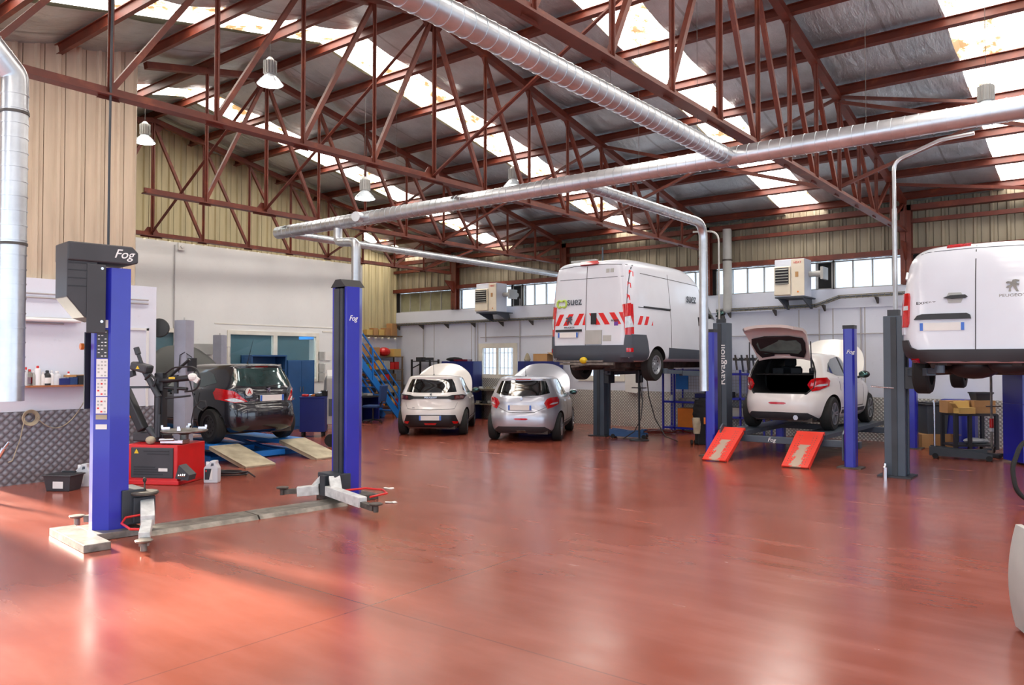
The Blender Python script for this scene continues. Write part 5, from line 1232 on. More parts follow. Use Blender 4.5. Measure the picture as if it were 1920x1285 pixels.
y = left_y(345, XO); wconduit([(XO+.02, y, 2.15), (XO+.02, y+1.2, 2.15), (XO+.02, y+1.2, 1.9)], .014, 'conduit', 'short horizontal conduit behind the grey posts')
solo(M().box(0, 0, 0, .03, .6, .26), 'wall_bracket', 'machine_grey', 'grey wall bracket box between the two grey posts', 'bracket', wl_pt(378, 655, XO+.04), 0)
# brochure panels on office wall
for i, (px, py) in enumerate(((602, 668), (615, 668), (602, 690), (615, 690), (602, 708), (615, 708))):
    q = wl_pt(px, py, XO+.02)
    solo(M().box(0, 0, 0, .02, .20, .24).box(.012, 0, .03, .004, .15, .12), 'wall_poster', 'paper' if i % 2 else 'machine_grey', 'small pinned sheet on the office wall, %s' % ['top left of six', 'top right of six', 'middle left of six', 'middle right of six', 'bottom left of six', 'bottom right of six'][i], 'poster', q, 0, 'pinned sheets by the lift post')

# blue cabinets in front of the office window
def cab(y0, y1, h, lb, open_top=False):
    T = thing('tool_cabinet', lb, 'cabinet', (XO+.30, (y0+y1)/2, 0), 0, 'blue steel cabinets'); w_ = y1-y0
    if open_top:
        M().bb(-.24, .24, -w_/2, w_/2, 0, 1.25).bb(-.24, -.2, -w_/2, w_/2, 1.25, h).bb(-.24, .24, -w_/2, -w_/2+.04, 1.25, h-.04).bb(-.24, .24, w_/2-.04, w_/2, 1.25, h-.04).bb(-.24, .26, -w_/2, w_/2, h-.04, h).bb(-.2, .22, -w_/2+.04, w_/2-.04, 1.55, 1.57).out('body', 'blue_cabinet', T, bevel=.004)
        rs = random.Random(2)
        for i in range(7): M().box(.05, -w_/2+.12+i*(w_-.24)/6, 1.57+.07, .12, .09, .14*rs.uniform(.6, 1.3)).out('stored_item', ['red', 'rag', 'machine_grey', 'plastic_black'][i % 4], T)
    else:
        M().bb(-.24, .24, -w_/2, w_/2, 0, h).out('body', 'blue_cabinet', T, bevel=.004)
    hd = 1.22 if open_top else h-.03
    for s_ in (-1, 1):
        d = M().bb(.24, .255, 0.004 if s_ > 0 else -w_/2+.01, w_/2-.01 if s_ > 0 else -.004, .08, hd).out('door', 'blue_cabinet', T, bevel=.003)
        M().bb(.256, .275, s_*.05-.01, s_*.05+.01, hd*.55, hd*.55+.14).out('handle', 'chrome', d)
cab(left_y(470, XO+.5), left_y(536, XO+.5), 1.95, 'wide blue cabinet with an open upper shelf behind the black hatchback', True)
cab(left_y(538, XO+.5), left_y(588, XO+.5), 1.82, 'plain blue two-door cabinet in front of the office window')
# blue tool trolley
T = thing('tool_trolley', 'dark blue rolling tool trolley with tools on top', 'trolley', at(584, 820)+Vector((-.15,.2,0)), CR+.1)
M().bb(-.30, .28, -.22, .22, .12, .92).out('body', 'blue_dark', T, bevel=.01)
M().bb(-.31, .29, -.23, .23, .92, .95).out('top_tray', 'blue_dark', T)
for x in (-.24, .22):
    for y in (-.16, .16): M().cyl((x-.02, y, .055), (x+.02, y, .055), .055, n=16).bb(x-.03, x+.03, y-.02, y+.02, .08, .12).out('castor', 'rubber', T)
for x, y, h, mt, nm in ((-.2, -.05, .06, 'red', 'red_tool'), (.0, .05, .05, 'orange', 'orange_tool'), (.12, -.1, .08, 'plastic_black', 'power_tool'), (.22, .1, .14, 'fabric_black', 'cable_bundle')):
    M().box(x, y, .95+h/2, .16, .10, h, rz=.4*x*9).out(nm, mt, T, bevel=.02)
M().bar((-.1, -.1, .99), (.28, .1, 1.08), .015).out('long_tool', 'chrome', T)
# service machine
T = thing('service_machine', 'grey air conditioning service machine behind the blue trolley', 'machine', at(618, 802)+Vector((.25,.0,0)), R(60))
M().prism([(-.30,.12),(.28,.12),(.28,.9),(.10,1.30),(-.20,1.42),(-.30,1.35)], 'yz', -.28, .28).out('body', 'machine_grey', T, bevel=.03)
M().bb(-.22, .22, -.32, -.30, .35, .80).out('front_panel', 'trim_grey', T); M().box(0, -.20, 1.42, .5, .04, .3, rx=-.5).out('control_panel', 'paper', T, bevel=.01)
for s_ in (-1, 1): M().cyl((s_*.24, -.2, .08), (s_*.29, -.2, .08), .08, n=16).out('castor', 'rubber', T)
solo(M().lathe([(.04,-.06),(.13,-.06),(.14,0),(.13,.06),(.04,.06)], 20, axis='y'), 'wheel_chock', 'rubber', 'black round wheel chock on the floor behind the far lift post', 'chock', at(622, 838)+Vector((0,0,.14)), CR, smooth=True)

# stairs
T = thing('staircase', 'light blue steel staircase climbing along the back left corner', 'stairs', (-18.45, 17.2, 0), 0)
n = 10; rise, run = 2.5/n, 2.25/n
for s_ in (-.38, .38): M().bar((s_, .05, .0), (s_, -2.25, 2.5), .04, .20).out('stringer', 'blue_light', T)
for k in range(n): M().bb(-.36, .36, -k*run-.24, -k*run, (k+1)*rise-.035, (k+1)*rise).out('tread', 'blue_light', T)
for s_ in (-.40, .40):
    m1 = M()
    for off in (.35, .62, .92): m1.bar((s_, -.02, off+.02), (s_, -2.25, 2.5+off), .035)
    for y, z in ((-.02, 0), (-1.12, 1.22), (-2.2, 2.42)): m1.bb(s_-.02, s_+.02, y-.02, y+.02, z, z+.95)
    m1.out('handrail', 'blue_light', T)
M().bb(-.45, .6, -3.2, -2.25, 2.42, 2.5).out('landing', 'blue_light', T)
# shelf in the corner with boxes
T = thing('storage_rack', 'brown shelving rack full of boxes in the corner behind the stairs', 'shelves', (-19.72, 17.75, 0), 0)
for y in (-.95, .95):
    for x in (-.2, .22): M().bb(x-.02, x+.02, y-.02, y+.02, 0, 1.95).out('upright', 'shelf_brown', T)
for z in (.3, .75, 1.15, 1.52, 1.95): M().bb(-.22, .25, -.98, .98, z-.03, z).out('shelf', 'shelf_brown', T)
rs = random.Random(12); cnt = 0
wordz = {.3: 'bottom', .75: 'second', 1.15: 'third', 1.52: 'upper'}
for z in (.3, .75, 1.15, 1.52):
    y = -.88; k = 0
    while y < .72:
        w_ = min(rs.uniform(.16, .32), .92-y); h = rs.uniform(.14, .30); mt = rs.choice(['cardboard', 'cardboard', 'shelf_brown', 'orange', 'machine_grey', 'green', 'plastic_black', 'red', 'cardboard_pale'])
        solo(M().box(0, 0, h/2, .3, w_-.02, h), 'stored_box', mt, '%s box on the %s shelf of the corner rack, place %s from the stairs' % ({'cardboard': 'brown cardboard', 'shelf_brown': 'dark brown', 'orange': 'orange', 'machine_grey': 'grey', 'green': 'green', 'plastic_black': 'black', 'red': 'red', 'cardboard_pale': 'pale cardboard'}[mt], wordz[z], ['first', 'second', 'third', 'fourth', 'fifth', 'sixth', 'seventh', 'eighth', 'ninth', 'tenth', 'eleventh'][k]), 'box', (-19.70, 17.75+y+w_/2, z), rs.uniform(-.05, .05), 'boxes on the corner rack', bevel=.004); y += w_; k += 1
for (y, w_, h, z, mt, lb) in ((-.80, .55, .42, 1.95, 'cardboard', 'large brown cardboard box on top of the corner rack near the stairs'), (-.25, .36, .30, 1.95, 'cardboard', 'medium cardboard box in the middle on top of the corner rack'), (.28, .50, .26, 1.96, 'red', 'red bag on top of the corner rack'), (.72, .34, .26, 1.95, 'cardboard_pale', 'open pale cardboard box at the right end on top of the rack')):
    solo(M().box(0, 0, h/2, .36, w_, h) if mt != 'red' else M().ell((0,0,h/2+.02), (.18, w_/2, h/2+.02), 12, 8), 'stored_box', mt, lb, 'box', (-19.68, 17.75+y, z), .06, 'boxes on the corner rack', bevel=.006)
# ledge boxes higher up, on the masonry
solo(M().bb(-.14, .14, -1.0, 1.0, -.03, 0), 'wall_ledge', 'shelf_brown', 'thin wall ledge carrying boxes above the corner rack', 'ledge', (XL+.16, 17.9, 2.66))
for i, (y, w_, h, mt) in enumerate(((-.45, .22, .18, 'cardboard_pale'), (-.20, .20, .24, 'cardboard'), (.05, .24, .20, 'cardboard_pale'), (.32, .22, .26, 'cardboard'), (.62, .30, .42, 'cardboard'))):
    solo(M().box(0, 0, h/2, .24, w_, h, rz=.1*(i-2)), 'stored_box', mt, 'cardboard box high on the wall ledge in the corner, %s from the left' % ['first', 'second', 'third', 'fourth', 'fifth'][i], 'box', (XL+.17, 17.9+y, 2.66), 0, 'boxes on the high ledge', bevel=.006)
# desk + office chair
T = thing('office_desk', 'dark desk beside the foot of the stairs', 'desk', at(668, 792)+Vector((-.2,.2,0)), R(0))
M().bb(-.4, .4, -.6, .6, .72, .76).out('desk_top', 'plastic_black', T); M().bb(-.38, -.34, -.55, .55, 0, .72).bb(-.34, .36, -.57, -.53, 0, .72).bb(-.34, .36, .53, .57, 0, .72).out('desk_frame', 'blue_dark', T)
M().bb(-.1, .1, -.3, 0, .76, .86).box(.1, .3, .80, .3, .2, .06).out('desk_clutter', 'machine_grey', T)
T = thing('office_chair', 'blue swivel office chair near the stairs', 'chair', at(700, 793), R(20))
for k in range(5):
    a = 2*math.pi*k/5; M().bar((0, 0, .10), (.28*math.cos(a), .28*math.sin(a), .07), .04).cyl((.28*math.cos(a)-.02, .28*math.sin(a), .03), (.28*math.cos(a)+.02, .28*math.sin(a), .03), .03, n=10).out('leg', 'plastic_black', T)
M().cyl((0,0,.1), (0,0,.44), .025).out('gas_column', 'plastic_black', T); M().bb(-.24, .24, -.23, .23, .44, .52).out('seat', 'fabric_blue', T, bevel=.03)
M().bar((.22, 0, .46), (.32, 0, .7), .04).out('back_support', 'plastic_black', T); M().box(.32, 0, .86, .07, .42, .48, ry=.12).out('backrest', 'fabric_blue', T, bevel=.03)

# ---- back wall furniture ----
def bbox(x0, x1, y0, y1, z0, z1, nm, mt, lb, cat='box', g=None, **kw):
    return solo(M().bb(-(x1-x0)/2, (x1-x0)/2, -(y1-y0)/2, (y1-y0)/2, 0, z1-z0), nm, mt, lb, cat, ((x0+x1)/2, (y0+y1)/2, z0), 0, g, **kw)
T = thing('open_rack', 'black open rack against the back wall left of the cabinets', 'rack', (back_x(793, 18.5), 18.6, 0), 0)
for x in (-.42, .42):
    for y in (-.2, .2): M().bb(x-.025, x+.025, y-.025, y+.025, 0, 1.85).out('upright', 'plastic_black', T)
    m1 = M()
    for z in (.5, .9, 1.3, 1.7): m1.bar((x, -.2, z-.15), (x, .2, z), .03)
    m1.out('side_brace', 'plastic_black', T)
for z in (.4, 1.0, 1.80): M().bb(-.44, .44, -.22, .22, z-.03, z).out('shelf', 'plastic_black', T)
M().box(-.2, 0, 1.86, .25, .2, .12).box(.15, 0, 1.86, .3, .2, .10).out('stored_item', 'trim_dark', T)
for (pa, pb, lb) in ((828, 887, 'dark blue steel cabinet behind the white hatchback'), (971, 1040, 'dark blue steel cabinet behind the silver hatchback')):
    x0, x1 = back_x(pa, 18.4), back_x(pb, 18.4); T = thing('steel_cabinet', lb, 'cabinet', ((x0+x1)/2, 18.6, 0), 0, 'dark blue cabinets on the back wall'); hw = (x1-x0)/2
    M().bb(-hw, hw, -.20, .22, 0, 1.79).out('body', 'blue_dark', T, bevel=.005)
    for s_ in (-1, 1):
        d = M().bb(min(s_*.004, s_*(hw-.01)), max(s_*.004, s_*(hw-.01)), -.212, -.20, .06, 1.77).out('door', 'blue_dark', T); M().bb(s_*.05-.01, s_*.05+.01, -.23, -.212, .95, 1.08).out('handle', 'chrome', d)
bx = back_x(1016, 18.5)
solo(M().bb(-.28, .22, -.15, .15, 0, .22).box(.38, 0, .19, .34, .28, .01, ry=.35), 'cardboard_box', 'cardboard', 'open cardboard box on the dark blue cabinet behind the silver car', 'box', (bx, 18.6, 1.79), 0)
solo(M().lathe([(.08,0),(.10,.05),(.05,.2),(.02,.24)], 12), 'paper_bag', 'rag', 'small twisted paper bag on the cabinet left of the open box', 'bag', (back_x(985, 18.5), 18.6, 1.79), 0, smooth=True)
solo(M().ell((0,0,.06), (.36,.12,.07), 12, 6), 'folded_cloth', 'fabric_black', 'dark folded cloth on the cabinet behind the white hatchback', 'cloth', (back_x(848, 18.5), 18.6, 1.79), 0, smooth=True)
solo(M().bb(-.28,.28,-.12,.12,0,.06), 'flat_parts', 'red_dark_lamp', 'flat reddish parts lying on the cabinet behind the white hatchback', 'car part', (back_x(868, 18.5), 18.5, 1.79), .05)
x0, x1 = back_x(889, 18.4), back_x(969, 18.4)
T = thing('workbench', 'grey workbench with shelf below the small window', 'workbench', ((x0+x1)/2, 18.5, 0), 0); hw = (x1-x0)/2
M().bb(-hw, hw, -.32, .32, .90, .95).out('bench_top', 'tray_steel', T); M().bb(-hw, hw, -.30, .30, .46, .49).out('lower_shelf', 'tray_steel', T)
for x in (-hw+.04, hw-.04):
    for y in (-.28, .28): M().bb(x-.025, x+.025, y-.025, y+.025, 0, .90).out('leg', 'metal_dirty', T)
M().bb(-hw, hw, .33, .345, .95, 1.26).out('pegboard', 'tread_plate_back', T)
rs = random.Random(4)
names = ['machine_grey', 'metal_worn', 'rag', 'plastic_black', 'jug', 'metal_dirty']
for i in range(10): 
    mt = rs.choice(names); x = -hw+.15+i*(2*hw-.3)/9
    solo(M().ell((0, 0, .05), (rs.uniform(.05,.10), .08, .05), 8, 6) if i % 2 else M().box(0, 0, .04, rs.uniform(.1,.18), .12, .08), 'loose_part', mt, 'small car part on the lower bench shelf, %s from the left' % ['first','second','third','fourth','fifth','sixth','seventh','eighth','ninth','tenth'][i], 'car part', ((x0+x1)/2+x, 18.4, .49), rs.uniform(0, 1), 'loose parts on the bench shelf')
for i in range(6):
    x = -hw+.3+i*.28; solo(M().box(0, 0, .03, rs.uniform(.06,.16), .1, .06), 'hand_tool', rs.choice(names), 'small tool on the workbench top, %s from the left' % ['first','second','third','fourth','fifth','sixth'][i], 'tool', ((x0+x1)/2+x, 18.4, .95), rs.uniform(0, 1), 'tools on the workbench')
# cable tray with brackets
def tray(pts, lb):
    T = thing('cable_tray', lb, 'cable tray', pts[0], 0, 'wire cable trays on the back wall'); o0 = Vector(pts[0])
    m1 = M()
    for a, b_ in zip(pts, pts[1:]):
        a = Vector(a)-o0; b_ = Vector(b_)-o0; L_ = (b_-a).length; n_ = max(1, int(L_/.12))
        for dy, dz in ((-.06, 0), (.06, 0), (-.06, .06), (.06, .06)): m1.bar(a+Vector((0,dy,dz)), b_+Vector((0,dy,dz)), .012)
        for k in range(n_+1):
            q = a+(b_-a)*k/n_; m1.bb(q.x-.006, q.x+.006, q.y-.06, q.y+.06, q.z-.012, q.z).bb(q.x-.006, q.x+.006, q.y-.066, q.y-.058, q.z, q.z+.06)
    m1.out('wire_tray', 'tray_steel', T)
    m2 = M(); 
    for a, b_ in zip(pts, pts[1:]): m2.bar(Vector(a)-o0+Vector((0,0,.025)), Vector(b_)-o0+Vector((0,0,.025)), .08, .03)
    m2.out('cables', 'trim_grey', T)
    a, b_ = Vector(pts[0])-o0, Vector(pts[-1])-o0; n_ = int((b_.x-a.x)/1.15)
    for k in range(n_+1):
        x = a.x+.3+k*1.15
        if x > b_.x: break
        z = 0
        for p, q in zip(pts, pts[1:]):
            if p[0]-o0.x <= x <= q[0]-o0.x: z = p[2]-o0.z+(q[2]-p[2])*(x-p[0]+o0.x)/(q[0]-p[0])
        M().prism([(-.10, z-.02), (.13, z-.02), (.13, z-.16)], 'yz', x-.02, x+.02).out('bracket', 'metal_dirty', T)
tray([(back_x(733, 18.7), 18.70, 3.02), (back_x(1316, 18.7), 18.70, 3.04)], 'long wire cable tray on brackets along the left half of the back wall')
tray([(back_x(1345, 18.7), 18.70, 3.04), (back_x(1530, 18.7), 18.70, 3.06), (back_x(1575, 18.7), 18.70, 3.24), (back_x(1790, 18.7), 18.70, 3.26)], 'wire cable tray that steps up, right half of the back wall')
for i, (px, z0, z1) in enumerate(((793, 1.9, 3.3), (890, .9, 3.0), (895, .9, 3.0), (910, 2.4, 3.0), (974, 1.4, 3.7), (1536, 1.1, 3.3), (1614, 1.1, 3.25))):
    wconduit([(back_x(px, 18.84), 18.86, z1), (back_x(px, 18.84), 18.86, z0)], .014, 'conduit', 'vertical conduit on the back wall, %s from the left' % ['first', 'second', 'third', 'fourth', 'fifth', 'sixth', 'seventh'][i], g='vertical conduits on the back wall')
wconduit([(back_x(900, 18.84), 18.86, 2.55), (back_x(1042, 18.84), 18.86, 2.55)], .012, 'conduit', 'horizontal conduit above the small back window', g='horizontal conduits on the back wall')
wconduit([(back_x(1372, 18.84), 18.86, 2.42), (back_x(1662, 18.84), 18.86, 2.42)], .012, 'conduit', 'horizontal conduit behind the open tailgate', g='horizontal conduits on the back wall')
# heaters
def heater(pa, pb, lb):
    yf = 18.0; x0, x1 = back_x(pa, yf), back_x(pb, yf); w_ = x1-x0
    T = thing('unit_heater', lb, 'heater', ((x0+x1)/2, yf+.27, 3.28), 0, 'warm air heaters on the back wall')
    M().bb(-w_/2, w_/2, -.25, .25, 0, .86).out('casing', 'heater_white', T, bevel=.012)
    xa, xb = -w_/2+.01, w_/2-.30
    M().prism([(-.27,.02),(-.27,.70),(-.33,.68),(-.33,.04)][::-1], 'yz', xa, xb).out('front_panel', 'heater_cream', T, bevel=.006)
    lv = M().bb(xa+.03, xb-.03, -.335, -.325, .28, .66).out('grille_recess', 'plastic_black', T)
    for k in range(6): M().box((xa+xb)/2, -.345, .30+k*.065, xb-xa-.08, .05, .008, rx=.5).out('louvre', 'machine_grey', lv)
    M().bb(xb+.01, w_/2, -.27, -.25, .01, .85).out('control_panel', 'heater_cream', T)
    text('HEAT', 'lettering', 'red', T, (xb+.15, -.272, .77), .07, REAR); M().bb(xb+.10, xb+.17, -.276, -.27, .44, .56).out('label', 'cardboard', T); M().cyl((xb+.16, -.28, .1), (xb+.16, -.27, .1), .02, n=10).out('knob', 'orange', T)
    M().prism([(-.25,-.02),(.42,-.02),(.50,-.26),(.42,-.26)], 'yz', -w_/2+.05, -w_/2+.09).prism([(-.25,-.02),(.42,-.02),(.50,-.26),(.42,-.26)], 'yz', w_/2-.09, w_/2-.05).bb(-w_/2, w_/2, -.25, .55, -.03, 0).out('support_bracket', 'trim_grey', T)
    M().cyl((w_/2-.02, .1, .52), (w_/2+.34, .1, .52), .07, n=14).bb(w_/2+.30, w_/2+.36, -.08, .30, .38, .66).cyl((w_/2+.2, .15, .52), (w_/2+.2, .5, .52), .07, n=14).out('flue_pipe', 'machine_grey', T)
heater(892, 930, 'cream warm air heater high on the back wall above the hatchbacks'); heater(1453, 1509, 'cream warm air heater high on the back wall above the open tailgate')
# wall pipe
T = thing('drain_pipe', 'grey vertical pipe through the back window band beside the van', 'pipe', (back_x(1363, 18.6), 18.66, 3.1)); M().cyl((0,0,0), (0,0,2.0), .11, n=18).ell((0,0,0), (.11,.11,.11), 14, 8).out('pipe', 'machine_grey', T, smooth=True); M().lathe([(.115,1.2),(.125,1.2),(.125,1.24),(.115,1.24)], 18).out('clamp', 'metal_dirty', T)
# tool stand and dispenser
T = thing('hose_stand', 'black upright hose stand against the back wall', 'stand', at(1198, 826), 0)
M().cyl((0,0,.03), (0,0,1.55), .025, n=10).lathe([(.22,0),(.22,.02),(.03,.05)], 16).bb(-.16, .16, -.06, .06, 1.18, 1.20).out('pole', 'plastic_black', T)
M().box(-.02, 0, 1.45, .10, .10, .30).box(.06, 0, 1.40, .06, .08, .18).out('gauge_head', 'plastic_black', T, bevel=.02)
M().sweep([(.04,0,1.5),(.18,.05,1.35),(.22,.05,1.0),(.35,.1,.5),(.6,.1,.12),(.9,.1,.03)], .014, 6).sweep([(.02,-.02,1.3),(.10,-.02,.9),(.06,-.02,.5),(-.1,-.05,.2),(-.35,-.1,.03)], .012, 6).out('hose', 'plastic_black', T, smooth=True)
solo(M().prism([(-.2,0),(.16,-.04),(.22,.02),(.22,.48),(-.2,.48)], 'xz', -.1, .1), 'paper_dispenser', 'paper', 'white paper dispenser on the back wall beside the hose stand', 'dispenser', (back_x(1186, 18.75), 18.78, bw_pt(1186, 735, 18.75).z), 0, bevel=.01)
def coil(loc, r_, n_, mt, lb, nm='floor_hose', th=.014):
    m1 = M(); rs = random.Random(int(abs(loc[0])*100)); pts = []
    for i in range(n_*20):
        a = 2*math.pi*i/20; q = r_*(1+.25*math.sin(i*.13)); pts.append((q*math.cos(a)*1.6, q*math.sin(a), .02+.02*(i/20)))
    pts.append((r_*2.9, -.2, .02)); return solo(m1.sweep(pts, th, 6), nm, mt, lb, 'hose', loc, CR, 'hoses lying on the floor', smooth=True)
coil(at(1235, 812), .26, 3, 'red_dark_lamp', 'dark red hose coiled on the floor beside the blue floor jack'); coil(at(432, 892), .16, 3, 'plastic_black', 'black hose coiled on the floor near the white jug')
# floor jacks
def jack(loc, rz, mt, lb, L_=1.0, handle=None):
    T = thing('floor_jack', lb, 'floor jack', loc, rz, 'trolley jacks')
    for s_ in (-.13, .13): M().prism([(-L_/2,.05),(L_/2,.03),(L_/2,.12),(L_*.1,.17),(-L_/2,.22)], 'xz', s_-.012, s_+.012).out('side_plate', mt, T, bevel=.003)
    M().bar((-L_*.2, 0, .12), (L_*.42, 0, .17), .12, .07).lathe([(.07,.19),(.07,.22)], 12, (L_*.42, 0, 0)).out('lifting_arm', mt, T)
    for x in (-L_*.4, L_*.45): M().cyl((x, -.17, .05), (x, .17, .05), .05, n=14).out('axle_wheel', 'rubber', T)
    if handle: M().cyl((-L_*.42, 0, .18), (-L_*.42+handle[0], 0, handle[1]), .016).box(-L_*.42+handle[0], 0, handle[1], .03, .3, .03).out('handle', 'chrome', T)
    return T
jack(at(1174, 822)+Vector((0,.1,0)), R(18), 'blue_cabinet', 'blue trolley jack on the floor beside the dark lift post', .85)
jack(at(1796, 862)+Vector((0,.15,0)), R(6), 'lift_dark', 'black trolley jack with upright handle below the low van', 1.0, (0.0, 1.05))
# blue mesh racks along the back wall
def meshrack(pa, pb, h, lb, shelves):
    yf = 18.25; x0, x1 = back_x(pa, yf), back_x(pb, yf); w_ = x1-x0; T = thing('mesh_rack', lb, 'rack', ((x0+x1)/2, 18.5, 0), 0, 'blue mesh storage racks')
    for x in (-w_/2, -w_/2+.32 if pa < 1300 else 0, w_/2): M().bb(x-.02, x+.02, -.27, -.23, 0, h).bb(x-.02, x+.02, .21, .25, 0, h).out('upright', 'paint_blue', T)
    for z in shelves: M().bb(-w_/2, w_/2, -.27, .25, z-.05, z).out('shelf', 'paint_blue', T)
    m1 = M(); n_ = int(w_/.07)
    for k in range(n_): m1.bb(-w_/2+k*w_/n_-.003, -w_/2+k*w_/n_+.003, .19, .196, .2, h)
    for k in range(int(h/.08)): m1.bb(-w_/2, w_/2, .19, .196, .2+k*.08-.003 if .2+k*.08 < h else h, .2+k*.08+.003 if .2+k*.08 < h else h)
    m1.out('mesh_panel', 'machine_grey', T); return T, x0, x1
T, x0, x1 = meshrack(1243, 1335, 1.60, 'blue mesh rack under the front of the box van', (.12, .78, 1.58))
T2, x2, x3 = meshrack(1345, 1432, 1.58, 'blue mesh rack between the lift post and the open hatchback', (.45, .90, 1.50))
bbox(x0+.40, x0+1.10, 18.25, 18.6, .12, .60, 'yellow_crate', 'orange', 'yellow crate on the bottom shelf of the left mesh rack', 'crate', bevel=.01)
bbox(x0+.38, x0+.72, 18.20, 18.215, 1.08, 1.55, 'blue_cloth', 'blue_light', 'bright blue cloth hanging from the left mesh rack', 'cloth')
bbox(x0+.85, x0+1.15, 18.3, 18.6, .78, .98, 'blue_bin', 'blue_dark', 'dark blue bin on the middle shelf of the left mesh rack', 'bin')
bbox(x0+.40, x0+.85, 18.3, 18.5, .78, .84, 'metal_tray', 'metal_worn', 'flat metal tray on the middle shelf of the left mesh rack', 'tray')
solo(M().lathe([(.06,0),(.07,.05),(.04,.12),(.02,.14)], 12), 'small_can', 'jug', 'small pale can on the middle shelf of the left mesh rack', 'can', (x0+.20, 18.35, .78), 0, smooth=True)
bbox(x2+.1, x2+.75, 18.3, 18.6, .45, .66, 'grey_tub', 'machine_grey', 'pale grey tub on the lower shelf of the right mesh rack', 'tub')
bbox(x2+.1, x2+.35, 18.3, 18.5, .90, 1.04, 'black_case', 'plastic_black', 'small black case on the middle shelf of the right mesh rack', 'case')
def drape(w_, h, d, seed, n=15, m_=18, taper=.7):
    m1 = M(); rs = random.Random(seed); rings = []
    for j in range(m_+1):
        t = j/m_; r_ = []
        for k in range(n):
            a = 2*math.pi*k/n; f = (taper+(1-taper)*math.sin(math.pi*min(1, .25+t*.7)))*(1+.10*math.sin(3*a+t*5+seed)+rs.uniform(-.05,.05))
            r_.append(m1.bm.verts.new((w_/2*f*math.cos(a), d/2*f*math.sin(a), h*(1-t))))
        rings.append(r_)
    for a, b_ in zip(rings, rings[1:]):
        for k in range(n): m1.bm.faces.new((a[k], a[(k+1) % n], b_[(k+1) % n], b_[k]))
    m1.bm.faces.new(rings[0]); m1.bm.faces.new(rings[-1][::-1]); return m1
solo(drape(.30, .95, .12, 3), 'hanging_coat', 'fabric_black', 'black coat hanging from the left mesh rack', 'coat', (x0+1.35, 18.10, .72), 0, smooth=True)
T = thing('waste_bag_stand', 'black covered equipment with a beige cloth beside the left blue post', 'covered equipment', at(1312, 834)+Vector((0,.15,0)), CR)
drape(.46, .60, .36, 8).out('black_cover', 'fabric_black', T, loc=(.02, 0, .40), smooth=True); M().bb(-.15, .22, -.14, .14, 0, .42).out('lower_case', 'fabric_black', T, bevel=.02)
M().bb(-.20, .24, -.13, .13, .97, 1.0).out('flat_top', 'plastic_black', T); drape(.17, .34, .12, 5).out('beige_cloth', 'rag', T, loc=(-.17, -.12, .24), smooth=True)
M().box(.02, -.185, .52, .10, .02, .14).out('orange_label', 'orange', T)
for s_ in (-.26, -.18): M().cyl((s_-.02, -.05, .05), (s_+.02, -.05, .05), .05, n=12).out('castor', 'rubber', T)
# parts rack on the wall behind the tailgate
T = thing('tool_rail', 'dark tool rail with parts on the wall left of the tailgate', 'tool rail', (back_x(1400, 18.7), 18.70, bw_pt(1400, 675, 18.7).z))
M().bb(-.35, .35, -.02, .02, -.02, .02).out('rail', 'plastic_black', T)
for i, x in enumerate((-.28, -.12, .02, .16, .28)): M().bar((x, -.04, .12), (x+.05, -.05, -.25-.05*(i % 3)), .05, .03).box(x, -.05, .02, .1, .06, .06).out('hung_tool', ['metal_dirty', 'lift_dark'][i % 2], T)

# ---- right-hand corner below the low van ----
T = thing('wheelie_bin', 'dark grey bin on a cardboard box right of the dark post', 'bin', at(1744, 838)+Vector((0,.1,.28)), CR)
M().hexa([(-.20,-.2,0),(.20,-.2,0),(.20,.2,0),(-.20,.2,0),(-.24,-.25,.60),(.24,-.25,.60),(.24,.25,.60),(-.24,.25,.60)]).out('bin_body', 'trim_grey', T, bevel=.01); M().bb(-.27, .27, -.28, .28, .60, .63).bb(-.2, .2, -.2, .2, .63, .66).out('lid', 'trim_dark', T, bevel=.008)
solo(M().bb(-.35, .30, -.25, .25, 0, .28).box(.42, -.1, .27, .34, .4, .01, ry=.06).bb(-.03, .03, -.252, -.248, .05, .22), 'cardboard_box', 'cardboard', 'brown cardboard box on the floor under the grey bin', 'box', at(1744, 838)+Vector((0,.1,0)), CR, 'cardboard boxes at the right', bevel=.004)
base = at(1812, 848)+Vector((.0,.2,0))
T = thing('service_trolley', 'black trolley carrying cardboard boxes below the low van', 'trolley', base, CR)
M().bb(-.42, .42, -.25, .25, .72, .76).bb(-.42, .42, -.25, .25, .12, .16).out('shelf', 'lift_dark', T)
for x in (-.40, -.12, .40):
    for y in (-.23, .23): M().bb(x-.03, x+.03, y-.03, y+.03, 0.06, .74).out('upright', 'lift_dark', T)
for x in (-.36, .36):
    for y in (-.2, .2): M().cyl((x-.015, y, .04), (x+.015, y, .04), .04, n=10).out('castor', 'rubber', T)
def onT(x, y, z): 
    v = Matrix.Rotation(CR, 3, 'Z') @ Vector((x, y, 0)); return Vector((base.x+v.x, base.y+v.y, z))
solo(M().bb(-.22,.22,-.15,.15,0,.24), 'cardboard_box', 'cardboard', 'plain cardboard box at the back left of the black trolley', 'box', onT(-.24, .08, .765), CR, 'cardboard boxes at the right')
solo(M().bb(-.16,.16,-.10,.10,0,.12).box(-.0,.10,.17,.30,.01,.14,rx=-.2).box(-.20,-.0,.16,.12,.18,.01,ry=.9), 'cardboard_box', 'cardboard_pale', 'open yellowish cardboard box at the front of the black trolley', 'box', onT(-.20, -.19, .765), CR, 'cardboard boxes at the right')
solo(M().bb(-.21,.21,-.17,.17,0,.25).bb(-.2,.2,-.174,-.170,.12,.13), 'cardboard_box', 'cardboard', 'wide taped cardboard box under the small dark crate', 'box', onT(.22, .0, .765), CR, 'cardboard boxes at the right')
